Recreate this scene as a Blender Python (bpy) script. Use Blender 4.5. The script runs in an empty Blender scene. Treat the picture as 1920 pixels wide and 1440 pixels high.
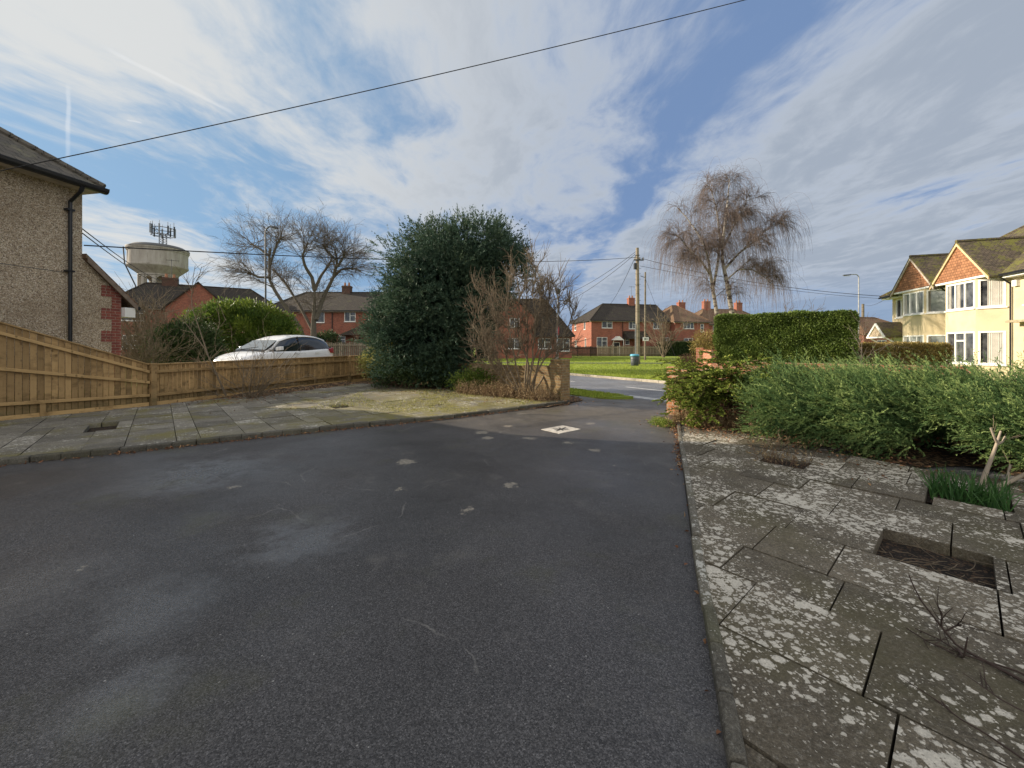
import bpy, math, random
import numpy as np
from mathutils import Vector, Matrix

SC = bpy.context.scene
COL = SC.collection
RAD = math.radians
# ------------------------------------------------------------------ camera
CAM_H, FPX, HOR = 1.6, 750.0, 648.0          # eye height (m), focal length and horizon in pixels of the 1920x1440 photo
cam = bpy.data.cameras.new("camera")
cam_ob = bpy.data.objects.new("camera", cam); COL.objects.link(cam_ob)
cam_ob.location = (0, 0, CAM_H); cam_ob.rotation_euler = (RAD(90), 0, 0)
cam.sensor_width = 36.0; cam.lens = FPX / 1920 * 36.0
cam.shift_y = -(720 - HOR) / 1920
cam.clip_start = 0.05; cam.clip_end = 4000
SC.camera = cam_ob
# ------------------------------------------------------------------ light
SUN_AZ, SUN_EL = -75.0, 19.5                  # degrees: azimuth from the view axis (minus = left), elevation
sun = bpy.data.lights.new("sun", 'SUN'); sun.energy = 5.0; sun.angle = RAD(0.5); sun.color = (1.0, 0.86, 0.68)
sun_ob = bpy.data.objects.new("sun", sun); COL.objects.link(sun_ob)
SV = Vector((math.sin(RAD(SUN_AZ)) * math.cos(RAD(SUN_EL)), math.cos(RAD(SUN_AZ)) * math.cos(RAD(SUN_EL)), math.sin(RAD(SUN_EL))))
sun_ob.rotation_euler = SV.to_track_quat('Z', 'Y').to_euler()
SC.view_settings.view_transform = 'Standard'; SC.view_settings.look = 'None'
SC.view_settings.exposure = 0.72; SC.view_settings.gamma = 1.0

# ------------------------------------------------------------------ node helpers
def setin(t, n, k, v):
    s = n.inputs[k]
    if isinstance(v, bpy.types.NodeSocket): t.links.new(v, s)
    elif isinstance(v, (tuple, list)) and len(v) == 3 and s.type == 'RGBA': s.default_value = (*v, 1)
    else: s.default_value = v
def nd(t, typ, ins=None, **props):
    n = t.nodes.new(typ)
    for k, v in props.items(): setattr(n, k, v)
    for k, v in (ins or {}).items(): setin(t, n, k, v)
    return n
def ma(t, op, a, b=0.0, c=None, clamp=False):
    n = nd(t, 'ShaderNodeMath', {0: a, 1: b}, operation=op, use_clamp=clamp)
    if c is not None: setin(t, n, 2, c)
    return n.outputs[0]
def mixc(t, f, a, b, blend='MIX'):
    n = nd(t, 'ShaderNodeMix', {0: f, 6: a, 7: b}, data_type='RGBA', blend_type=blend)
    return n.outputs[2]
def ramp(t, f, stops, interp='LINEAR'):
    n = nd(t, 'ShaderNodeValToRGB', {0: f}); cr = n.color_ramp; cr.interpolation = interp
    while len(cr.elements) < len(stops): cr.elements.new(0.5)
    for e, (p, c) in zip(cr.elements, stops):
        e.position = p; e.color = (*c, 1) if isinstance(c, (tuple, list)) else (c, c, c, 1)
    return n.outputs[0]
def noise(t, vec, scale, detail=4, rough=0.55, dist=0.0):
    return nd(t, 'ShaderNodeTexNoise', {'Vector': vec, 'Scale': scale, 'Detail': detail, 'Roughness': rough, 'Distortion': dist}).outputs[0]
def smooth(t, x, a, b):
    return nd(t, 'ShaderNodeMapRange', {0: x, 1: a, 2: b, 3: 0.0, 4: 1.0}, interpolation_type='SMOOTHSTEP').outputs[0]
def mapping(t, vec, scale=(1, 1, 1), loc=(0, 0, 0), rot=(0, 0, 0)):
    return nd(t, 'ShaderNodeMapping', {0: vec, 'Location': loc, 'Rotation': rot, 'Scale': scale}).outputs[0]

# ------------------------------------------------------------------ sky
wd = bpy.data.worlds.new("World"); SC.world = wd; wd.use_nodes = True
t = wd.node_tree; t.nodes.clear()
skyn = nd(t, 'ShaderNodeTexSky', sky_type='NISHITA')
skyn.sun_disc = False; skyn.sun_elevation = RAD(SUN_EL); skyn.sun_rotation = RAD(SUN_AZ)
skyn.air_density = 1.0; skyn.dust_density = 0.6; skyn.ozone_density = 2.0
tc = nd(t, 'ShaderNodeTexCoord').outputs['Generated']
sep = nd(t, 'ShaderNodeSeparateXYZ', {0: tc})
X, Y, Z = sep.outputs
zz = ma(t, 'ADD', ma(t, 'MAXIMUM', Z, 0.0), 0.045)
U = ma(t, 'DIVIDE', X, zz); V = ma(t, 'DIVIDE', Y, zz)          # position on the flat cloud layer
uv = nd(t, 'ShaderNodeCombineXYZ', {0: U, 1: V, 2: 0.0}).outputs[0]
wv = nd(t, 'ShaderNodeTexNoise', {'Vector': uv, 'Scale': 0.7, 'Detail': 3.0}).outputs[1]
wv = nd(t, 'ShaderNodeVectorMath', {0: wv, 1: (0.5, 0.5, 0.5)}, operation='SUBTRACT').outputs[0]
wv = nd(t, 'ShaderNodeVectorMath', {0: wv, 3: 0.75}, operation='SCALE').outputs[0]
uw = nd(t, 'ShaderNodeVectorMath', {0: uv, 1: wv}, operation='ADD').outputs[0]
n_st = noise(t, mapping(t, uw, (1.25, 0.62, 1), (3.1, 1.7, 0), (0, 0, RAD(-14))), 1.7, 9, 0.60, 0.35)   # streaks along the view axis
n_bg = noise(t, mapping(t, uw, (0.85, 0.33, 1), (7.3, 2.2, 0)), 1.0, 4, 0.5)
n_fi = noise(t, mapping(t, uw, (5.0, 2.6, 1), (1.3, 0, 0), (0, 0, RAD(25))), 2.0, 6, 0.6)
dens = ma(t, 'ADD', ma(t, 'MULTIPLY', n_st, 0.55), ma(t, 'MULTIPLY', n_bg, 0.45))
dens = ma(t, 'ADD', dens, ma(t, 'MULTIPLY', ma(t, 'SUBTRACT', n_fi, 0.5), 0.24))
def gauss(x, c, w, amp):
    d = ma(t, 'DIVIDE', ma(t, 'SUBTRACT', x, c), w)
    return ma(t, 'MULTIPLY', ma(t, 'EXPONENT', ma(t, 'MULTIPLY', ma(t, 'MULTIPLY', d, d), -1.0)), amp)
sepw = nd(t, 'ShaderNodeSeparateXYZ', {0: uw}); UW = sepw.outputs[0]; VW = sepw.outputs[1]
dens = ma(t, 'SUBTRACT', dens, gauss(UW, 0.72, 0.12, 0.125))                            # long blue gap right of centre
dens = ma(t, 'SUBTRACT', dens, ma(t, 'MULTIPLY', gauss(UW, -1.6, 0.7, 0.11), smooth(t, VW, 0.9, 1.7)))
dens = ma(t, 'SUBTRACT', dens, ma(t, 'MULTIPLY', gauss(UW, -0.60, 0.22, 0.09), smooth(t, VW, 2.2, 1.2)))
dens = ma(t, 'ADD', ma(t, 'ADD', dens, 0.045), gauss(UW, 0.12, 0.40, 0.06))
dens = ma(t, 'ADD', dens, ma(t, 'MULTIPLY', smooth(t, UW, 0.85, 1.25), 0.085))
dens = ma(t, 'ADD', dens, ma(t, 'MULTIPLY', smooth(t, Y, 0.15, -0.3), 0.2))            # unseen overcast added behind the viewer to light the shade
cov = smooth(t, dens, 0.38, 0.63)
cov = ma(t, 'MULTIPLY', cov, smooth(t, Z, 0.0, 0.17))
cov = ma(t, 'MAXIMUM', cov, ma(t, 'MULTIPLY', smooth(t, Z, 0.12, 0.0), 0.35))
sdot = nd(t, 'ShaderNodeVectorMath', {0: tc, 1: tuple(SV)}, operation='DOT_PRODUCT').outputs[1]
near_sun = smooth(t, sdot, 0.15, 0.95)
thick = smooth(t, dens, 0.50, 0.70)
cl_far = mixc(t, thick, (3.35, 3.65, 4.1), (2.25, 2.6, 3.15))
cl_col = mixc(t, near_sun, cl_far, (4.4, 4.5, 4.5))
back = smooth(t, Y, 0.05, -0.45)                                                      # out-of-view clouds behind the viewer, brightened to fill the shade
cl_col = mixc(t, back, cl_col, (7.0, 6.85, 6.6))
zen = smooth(t, Z, 0.72, 0.95)  # unseen cloud overhead, also set brighter to fill the shade
cl_col = mixc(t, zen, cl_col, (5.4, 5.4, 5.5))
blue = mixc(t, 1.0, skyn.outputs[0], (0.80, 0.98, 1.30), 'MULTIPLY')
tint = mixc(t, near_sun, (1.15, 1.75, 2.95), (1.6, 2.6, 3.6))
blue = mixc(t, 0.88, blue, tint)
col = mixc(t, cov, blue, cl_col)
def pdir(x, y): return Vector(((x - 960) / FPX, 1.0, (HOR - y) / FPX)).normalized()
def contrail(a, b_, w, amt):                                                           # thin vapour trails, bands on the sky sphere
    global col
    A, B = pdir(*a), pdir(*b_); nn = A.cross(B).normalized(); m_ = (A + B).normalized(); h = A.dot(m_)
    wob = ma(t, 'MULTIPLY', ma(t, 'SUBTRACT', noise(t, tc, 9.0, 3), 0.5), 0.012)
    e = ma(t, 'ABSOLUTE', ma(t, 'ADD', nd(t, 'ShaderNodeVectorMath', {0: tc, 1: tuple(nn)}, operation='DOT_PRODUCT').outputs[1], wob))
    k = ma(t, 'MULTIPLY', smooth(t, e, w, w * 0.2), smooth(t, nd(t, 'ShaderNodeVectorMath', {0: tc, 1: tuple(m_)}, operation='DOT_PRODUCT').outputs[1], h, h + (1 - h) * 0.6))
    col = mixc(t, ma(t, 'MULTIPLY', k, ma(t, 'MULTIPLY', noise(t, tc, 14.0, 4), amt * 0.42)), col, (6.0, 6.0, 6.0))
contrail((180, 78), (460, 225), 0.0042, 1.0); contrail((128, 150), (126, 310), 0.0035, 1.1); contrail((236, 225), (268, 231), 0.002, 1.0)
bg = nd(t, 'ShaderNodeBackground', {0: col, 1: 0.1})
out = nd(t, 'ShaderNodeOutputWorld', {0: bg.outputs[0]})
wd.cycles.sampling_method = 'MANUAL'; wd.cycles.sample_map_resolution = 512

# ------------------------------------------------------------------ mesh helpers
rng = np.random.default_rng(7)
def P(x, y, d):                 # photo pixel at depth d -> world point
    return np.array([(x - 960) / FPX * d, d, CAM_H + (HOR - y) / FPX * d])
def G(x, y):                    # photo pixel on the ground -> (x, y)
    d = CAM_H * FPX / (y - HOR); return ((x - 960) / FPX * d, d)

def metric_uv(me):
    n = len(me.loops)
    if not n: return
    co = np.empty(len(me.vertices) * 3, np.float32); me.vertices.foreach_get('co', co); co = co.reshape(-1, 3)
    li = np.empty(n, np.int32); me.loops.foreach_get('vertex_index', li)
    npoly = len(me.polygons)
    nr = np.empty(npoly * 3, np.float32); me.polygons.foreach_get('normal', nr); nr = nr.reshape(-1, 3)
    tot = np.empty(npoly, np.int32); me.polygons.foreach_get('loop_total', tot)
    nr = np.repeat(nr, tot, axis=0); c = co[li]
    tx = np.stack([-nr[:, 1], nr[:, 0], np.zeros(n, np.float32)], 1); ln = np.linalg.norm(tx, axis=1)
    flat = ln < 0.05
    tx[flat] = (1, 0, 0); ln[flat] = 1; tx /= ln[:, None]
    bt = np.cross(nr, tx); bt[flat] = (0, 1, 0)
    uv = np.stack([(c * tx).sum(1), (c * bt).sum(1)], 1).astype(np.float32)
    me.uv_layers.new(name='UVMap').data.foreach_set('uv', uv.ravel())

def link(name, me, mat, parent, smooth_=False):
    o = bpy.data.objects.new(name, me); COL.objects.link(o)
    if mat is not None: me.materials.append(mat)
    if parent is not None: o.parent = parent
    if smooth_: me.polygons.foreach_set('use_smooth', np.ones(len(me.polygons), bool))
    return o
class MB:
    def __init__(s): s.v = []; s.f = []; s.r = []
    def poly(s, pts, r=None):
        k = len(s.v); s.v += [tuple(map(float, p)) for p in pts]; s.f.append(tuple(range(k, k + len(pts)))); s.r.append(random.random() if r is None else r); return s
    def hexa(s, p, r=None):          # eight corners: bottom four, top four
        k = len(s.v); s.v += [tuple(map(float, q)) for q in p]; r = random.random() if r is None else r
        for f in ((0, 3, 2, 1), (4, 5, 6, 7), (0, 1, 5, 4), (1, 2, 6, 5), (2, 3, 7, 6), (3, 0, 4, 7)):
            s.f.append(tuple(k + i for i in f)); s.r.append(r)
        return s
    def box(s, a, b, r=None):
        (x0, y0, z0), (x1, y1, z1) = a, b
        return s.hexa([(x0, y0, z0), (x1, y0, z0), (x1, y1, z0), (x0, y1, z0), (x0, y0, z1), (x1, y0, z1), (x1, y1, z1), (x0, y1, z1)], r)
    def bar(s, a, b, w, h, up=(0, 0, 1), r=None):   # beam from a to b
        a = Vector(a); b = Vector(b); d = (b - a).normalized(); u = Vector(up); sd = d.cross(u)
        if sd.length < 1e-4: sd = d.cross(Vector((1, 0, 0)))
        sd.normalize(); u = sd.cross(d)
        q = []
        for sz in (-1, 1):
            for (pt, sx) in ((a, -1), (b, -1), (b, 1), (a, 1)): q.append(pt + sd * sx * w / 2 + u * sz * h / 2)
        return s.hexa(q, r)
    def prism(s, pts, z0, z1, r=None):               # vertical prism on a ground polygon (counter-clockwise)
        k = len(s.v); n = len(pts); r = random.random() if r is None else r
        s.v += [(float(p[0]), float(p[1]), z0) for p in pts] + [(float(p[0]), float(p[1]), z1) for p in pts]
        s.f.append(tuple(range(k + n, k + 2 * n))); s.r.append(r)
        s.f.append(tuple(range(k + n - 1, k - 1, -1))); s.r.append(r)
        for i in range(n):
            j = (i + 1) % n; s.f.append((k + i, k + j, k + n + j, k + n + i)); s.r.append(r)
        return s
    def tube(s, a, b, r0, r1=None, n=10, cap=True):
        r1 = r0 if r1 is None else r1
        a = Vector(a); b = Vector(b); d = (b - a).normalized(); x = d.orthogonal().normalized(); y = d.cross(x); k = len(s.v); rr = random.random()
        for (c, rad) in ((a, r0), (b, r1)):
            for i in range(n):
                th = 2 * math.pi * i / n; s.v.append(tuple(c + x * math.cos(th) * rad + y * math.sin(th) * rad))
        for i in range(n):
            j = (i + 1) % n; s.f.append((k + i, k + j, k + n + j, k + n + i)); s.r.append(rr)
        if cap:
            s.f.append(tuple(range(k + n - 1, k - 1, -1))); s.f.append(tuple(range(k + n, k + 2 * n))); s.r += [rr, rr]
        return s
    def lathe(s, prof, c=(0, 0, 0), n=24, a0=0.0, a1=2 * math.pi):
        k = len(s.v); m = len(prof); full = abs(a1 - a0 - 2 * math.pi) < 1e-6; cnt = n if full else n + 1; rr = random.random()
        for i in range(cnt):
            th = a0 + (a1 - a0) * i / n
            for (r, z) in prof: s.v.append((c[0] + r * math.cos(th), c[1] + r * math.sin(th), c[2] + z))
        for i in range(n):
            j = (i + 1) % cnt
            for q in range(m - 1):
                s.f.append((k + i * m + q, k + j * m + q, k + j * m + q + 1, k + i * m + q + 1)); s.r.append(rr)
        return s
    def build(s, name, mat, parent=None, smooth_=False, bevel=0.0, off=None):
        me = bpy.data.meshes.new(name)
        v = s.v if off is None else [(a - off[0], b - off[1], c - off[2]) for a, b, c in s.v]
        me.from_pydata(v, [], s.f); me.update()
        at = me.attributes.new('rnd', 'FLOAT', 'FACE'); at.data.foreach_set('value', np.array(s.r, np.float32))
        metric_uv(me)
        o = link(name, me, mat, parent, smooth_)
        if bevel:
            b = o.modifiers.new('bevel', 'BEVEL'); b.width = bevel; b.segments = 2; b.limit_method = 'ANGLE'
        return o
def bulk(name, Vv, F, mat, parent=None, rnd=None, smooth_=False, off=None):
    me = bpy.data.meshes.new(name); Vv = np.asarray(Vv, np.float32).reshape(-1, 3)
    if off is not None: Vv = Vv - np.array(off, np.float32)
    F = np.asarray(F, np.int32); k = F.shape[1]; n = len(F)
    me.vertices.add(len(Vv)); me.vertices.foreach_set('co', Vv.ravel())
    me.loops.add(n * k); me.loops.foreach_set('vertex_index', F.ravel())
    me.polygons.add(n); me.polygons.foreach_set('loop_start', np.arange(0, n * k, k, dtype=np.int32))
    me.update(calc_edges=True)
    at = me.attributes.new('rnd', 'FLOAT', 'FACE')
    at.data.foreach_set('value', (rng.random(n) if rnd is None else rnd).astype(np.float32))
    return link(name, me, mat, parent, smooth_)
def join_vf(parts):
    Vs, Fs, o = [], [], 0
    for v, f in parts: Vs.append(v); Fs.append(f + o); o += len(v)
    return np.concatenate(Vs), np.concatenate(Fs)

def tag(o, label, cat, group=None):
    o['label'] = label; o['category'] = cat
    if group: o['group'] = group
    return o
def thing(name, label, cat, loc=(0, 0, 0), rz=0.0, group=None):
    o = bpy.data.objects.new(name, None); COL.objects.link(o); o.location = tuple(map(float, loc)); o.rotation_euler = (0, 0, rz)
    o.empty_display_size = 0.3
    return tag(o, label, cat, group)
def struct(o): o['kind'] = 'structure'; return o
def stuff(o): o['kind'] = 'stuff'; return o
def nrm(v): return v / np.maximum(np.linalg.norm(v, axis=-1, keepdims=True), 1e-9)

# ---- branches -------------------------------------------------------------
def tubes(Pt, R, sides=3):
    Pt = np.asarray(Pt, float); R = np.asarray(R, float); K, N, _ = Pt.shape
    T = nrm(np.gradient(Pt, axis=1)); m = nrm(Pt[:, -1] - Pt[:, 0])
    ax = np.where(np.abs(m[:, 2:3]) > 0.85, np.array([[1., 0, 0]]), np.array([[0, 0, 1.]]))
    A = np.cross(m, ax)[:, None, :]; A = nrm(A - (A * T).sum(-1, keepdims=True) * T); B = np.cross(T, A)
    th = np.arange(sides) * 2 * math.pi / sides
    ring = Pt[:, :, None, :] + R[:, :, None, None] * (np.cos(th)[None, None, :, None] * A[:, :, None, :] + np.sin(th)[None, None, :, None] * B[:, :, None, :])
    Vv = ring.reshape(-1, 3)
    k, i, j = np.meshgrid(np.arange(K), np.arange(N - 1), np.arange(sides), indexing='ij'); j2 = (j + 1) % sides
    base = k * N * sides
    F = np.stack([base + i * sides + j, base + i * sides + j2, base + (i + 1) * sides + j2, base + (i + 1) * sides + j], -1).reshape(-1, 4)
    return Vv, F
def grow(S, D, L, n, wander=0.1, up=0.0, curve=None):
    S = np.asarray(S, float); D = nrm(np.asarray(D, float)); K = len(S); L = np.broadcast_to(np.asarray(L, float), (K,))
    out = [S]; p = S.copy(); d = D.copy()
    for i in range(n):
        g = up if curve is None else curve * (i / n)
        d = nrm(d + wander * rng.normal(size=(K, 3)) + np.array([0, 0, 1.0]) * g)
        p = p + d * (L / n)[:, None]; out.append(p)
    return np.stack(out, 1)
def spawn(Pt, per, t0, t1, ang, jit=0.25):
    K, N, _ = Pt.shape; idx = np.repeat(np.arange(K), per); tt = t0 + (t1 - t0) * rng.random(len(idx))
    f = tt * (N - 1); i = np.minimum(f.astype(int), N - 2); w = (f - i)[:, None]
    S = Pt[idx, i] * (1 - w) + Pt[idx, i + 1] * w; T = nrm(Pt[idx, i + 1] - Pt[idx, i])
    r = rng.normal(size=T.shape); r = nrm(r - (r * T).sum(1, keepdims=True) * T)
    a = ang + jit * rng.normal(size=len(idx))
    return S, T * np.cos(a)[:, None] + r * np.sin(a)[:, None], idx, tt
def resample(pts, n):
    pts = np.asarray(pts, float); d = np.r_[0, np.cumsum(np.linalg.norm(np.diff(pts, axis=0), axis=1))]; s = np.linspace(0, d[-1], n)
    return np.stack([np.interp(s, d, pts[:, k]) for k in range(3)], 1)
def taper(K, N, r0, r1): return np.broadcast_to(np.linspace(1, 0, N)[None] * (np.reshape(r0, (-1, 1)) - r1) + r1, (K, N))
# ---- leaves ---------------------------------------------------------------
def leaves(Pp, D, L, W, bend=0.0):
    n = len(Pp); D = nrm(D); r = rng.normal(size=(n, 3)); S = nrm(np.cross(D, r)); Nn = np.cross(S, D)
    L = np.broadcast_to(L, (n,))[:, None]; W = np.broadcast_to(W, (n,))[:, None]
    mid = Pp + D * L * 0.45 + Nn * L * bend
    Vv = np.stack([Pp, mid + S * W / 2, Pp + D * L, mid - S * W / 2], 1).reshape(-1, 3)
    return Vv, np.arange(4 * n).reshape(n, 4)
def sprays(S, D, L, per, leafL, leafW, ang=0.6, droop=0.0, n=4):
    """plumes: axis curves from S along D, leaves set along each axis"""
    A = grow(S, D, L, n, 0.12, droop); K = len(S)
    Q, T, idx, tt = spawn(A, per, 0.05, 1.0, ang, 0.25)
    sz = (1.15 - 0.5 * tt)
    v, f = leaves(Q, T, leafL * sz * (0.7 + 0.6 * rng.random(len(Q))), leafW * sz)
    return v, f, rng.random(K)[idx]
# ------------------------------------------------------------------ materials
def mat(name, rough=0.8):
    m = bpy.data.materials.new(name); m.use_nodes = True; t = m.node_tree; b = t.nodes['Principled BSDF']
    b.inputs['Roughness'].default_value = rough; b.inputs['Specular IOR Level'].default_value = 0.3
    return m, t, b
def uvs(t): return nd(t, 'ShaderNodeTexCoord').outputs['UV']
def obc(t): return nd(t, 'ShaderNodeTexCoord').outputs['Object']
def wpos(t): return nd(t, 'ShaderNodeNewGeometry').outputs['Position']
def rnd(t): return nd(t, 'ShaderNodeAttribute', attribute_name='rnd').outputs['Fac']
def bump(t, b, h, strength=0.4, dist=0.01):
    n = nd(t, 'ShaderNodeBump', {'Height': h, 'Strength': strength, 'Distance': dist}); t.links.new(n.outputs[0], b.inputs['Normal'])
def plain(name, c, rough=0.6, metal=0.0, var=0.25, scale=6.0, spec=0.4):
    m, t, b = mat(name, rough); b.inputs['Metallic'].default_value = metal; b.inputs['Specular IOR Level'].default_value = spec
    f = noise(t, obc(t), scale, 5)
    lo = tuple(x * (1 - var) for x in c); hi = tuple(min(1, x * (1 + var)) for x in c)
    setin(t, b, 'Base Color', ramp(t, f, [(0.3, lo), (0.7, hi)])); return m
def brick(name, c1, c2, mortar, stain=(0.1, 0.1, 0.07), st=0.3, bw=0.225, rh=0.075, moss=None):
    m, t, b = mat(name, 0.9); u = uvs(t)
    br = nd(t, 'ShaderNodeTexBrick', {'Vector': u, 'Color1': c1, 'Color2': c2, 'Mortar': mortar, 'Scale': 1.0, 'Mortar Size': 0.008, 'Mortar Smooth': 0.2, 'Bias': 0.0, 'Brick Width': bw, 'Row Height': rh})
    c = br.outputs[0]
    nb = noise(t, u, 9.0, 5, 0.7); c = mixc(t, 0.55, c, ramp(t, nb, [(0.25, 0.35), (0.75, 1.5)]), 'MULTIPLY')
    c = mixc(t, ma(t, 'MULTIPLY', smooth(t, noise(t, u, 1.1, 5, 0.6), 0.48, 0.7), st), c, stain)
    if moss: c = mixc(t, ma(t, 'MULTIPLY', smooth(t, noise(t, u, 6.0, 6, 0.7), 0.52, 0.66), 0.8), c, moss)
    setin(t, b, 'Base Color', c)
    bump(t, b, ma(t, 'ADD', ma(t, 'MULTIPLY', br.outputs[1], -1.0), ma(t, 'MULTIPLY', noise(t, u, 60, 4), 0.5)), 0.5, 0.008)
    return m
M = {}
M['brick_red'] = brick('red_brick', (0.37, 0.118, 0.075), (0.25, 0.08, 0.055), (0.24, 0.17, 0.13), (0.12, 0.04, 0.03), 0.4)
M['brick_orange'] = brick('orange_brick', (0.42, 0.165, 0.085), (0.30, 0.105, 0.06), (0.45, 0.36, 0.28), (0.22, 0.12, 0.07), 0.3)
M['brick_stock'] = brick('stock_brick', (0.28, 0.185, 0.085), (0.17, 0.105, 0.055), (0.25, 0.22, 0.14), (0.10, 0.085, 0.04), 0.55, moss=(0.13, 0.12, 0.04))
M['brick_pier'] = brick('lichened_brick', (0.46, 0.20, 0.09), (0.36, 0.15, 0.07), (0.40, 0.33, 0.25), (0.42, 0.38, 0.30), 0.75)
M['brick_dark'] = brick('stained_shaded_brick', (0.13, 0.062, 0.045), (0.085, 0.042, 0.034), (0.10, 0.08, 0.06))  # stained brick, darkened further: chimney shade is in the colour
M['brick_quoin'] = brick('quoin_brick', (0.30, 0.095, 0.07), (0.21, 0.065, 0.055), (0.36, 0.25, 0.21), (0.13, 0.06, 0.05), 0.3)
def tiles(name, c1, c2, moss=None, mst=(0.5, 0.66), tw=0.17, th=0.11):
    m, t, b = mat(name, 0.9); u = uvs(t)
    br = nd(t, 'ShaderNodeTexBrick', {'Vector': u, 'Color1': c1, 'Color2': c2, 'Mortar': tuple(x * 0.25 for x in c2), 'Scale': 1.0, 'Mortar Size': 0.007, 'Bias': -0.1, 'Brick Width': tw, 'Row Height': th})
    nb = noise(t, u, 3.5, 6, 0.7)
    c = mixc(t, 0.7, br.outputs[0], ramp(t, nb, [(0.25, 0.45), (0.75, 1.45)]), 'MULTIPLY')
    if moss: c = mixc(t, ma(t, 'MULTIPLY', smooth(t, ma(t, 'ADD', ma(t, 'MULTIPLY', noise(t, u, 1.3, 4), 0.5), ma(t, 'MULTIPLY', noise(t, u, 9, 5, 0.7), 0.5)), *mst), 0.9), c, moss)
    setin(t, b, 'Base Color', c)
    vv = nd(t, 'ShaderNodeSeparateXYZ', {0: u}).outputs[1]
    saw = ma(t, 'FRACT', ma(t, 'DIVIDE', vv, th))
    bump(t, b, ma(t, 'ADD', ma(t, 'SUBTRACT', ma(t, 'MULTIPLY', br.outputs[1], -0.6), saw), ma(t, 'MULTIPLY', noise(t, u, 30, 4), 0.6)), 0.8, 0.02)
    return m
M['tile_dark'] = tiles('dark_roof_tiles', (0.054, 0.043, 0.034), (0.032, 0.027, 0.023), (0.085, 0.085, 0.04), (0.52, 0.68))
M['tile_brown'] = tiles('brown_roof_tiles', (0.21, 0.125, 0.075), (0.15, 0.09, 0.06), (0.15, 0.14, 0.07), (0.5, 0.66))
M['tile_slate'] = tiles('grey_roof_tiles', (0.12, 0.105, 0.085), (0.085, 0.078, 0.068), (0.17, 0.16, 0.10), (0.52, 0.7), 0.25, 0.2)
M['tile_moss'] = tiles('mossy_roof_tiles', (0.135, 0.105, 0.075), (0.07, 0.056, 0.043), (0.155, 0.155, 0.030), (0.47, 0.60))
M['tile_hung'] = tiles('orange_hung_tiles', (0.36, 0.175, 0.09), (0.25, 0.115, 0.06), None, (0.5, 0.6), 0.17, 0.14)
# pebble-dash
m, t, b = mat('pebble_dash', 0.95); u = uvs(t)
vo = nd(t, 'ShaderNodeTexVoronoi', {'Vector': u, 'Scale': 62.0}); pc = nd(t, 'ShaderNodeSeparateColor', {0: vo.outputs[1]}).outputs[0]
c = ramp(t, pc, [(0.0, (0.15, 0.11, 0.077)), (0.35, (0.43, 0.335, 0.235)), (0.75, (0.58, 0.475, 0.345)), (1.0, (0.80, 0.72, 0.60))])
c = mixc(t, 0.5, c, ramp(t, noise(t, u, 14, 4, 0.7), [(0.3, 0.62), (0.7, 1.3)]), 'MULTIPLY')
c = mixc(t, ma(t, 'MULTIPLY', smooth(t, noise(t, u, 0.8, 4), 0.45, 0.7), 0.35), c, (0.22, 0.16, 0.10))
setin(t, b, 'Base Color', c); bump(t, b, ma(t, 'SUBTRACT', 1.0, vo.outputs[0]), 0.9, 0.02); M['pebble'] = m
# cream render
m, t, b = mat('cream_render', 0.9); u = uvs(t)
c = mixc(t, ma(t, 'MULTIPLY', smooth(t, noise(t, u, 0.9, 6, 0.65), 0.42, 0.72), 0.75), (0.66, 0.555, 0.36), (0.46, 0.40, 0.28))
c = mixc(t, 0.25, c, ramp(t, noise(t, u, 40, 4), [(0.3, 0.6), (0.7, 1.25)]), 'MULTIPLY')
setin(t, b, 'Base Color', c); bump(t, b, noise(t, u, 55, 5, 0.7), 0.5, 0.02); M['cream'] = m
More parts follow.
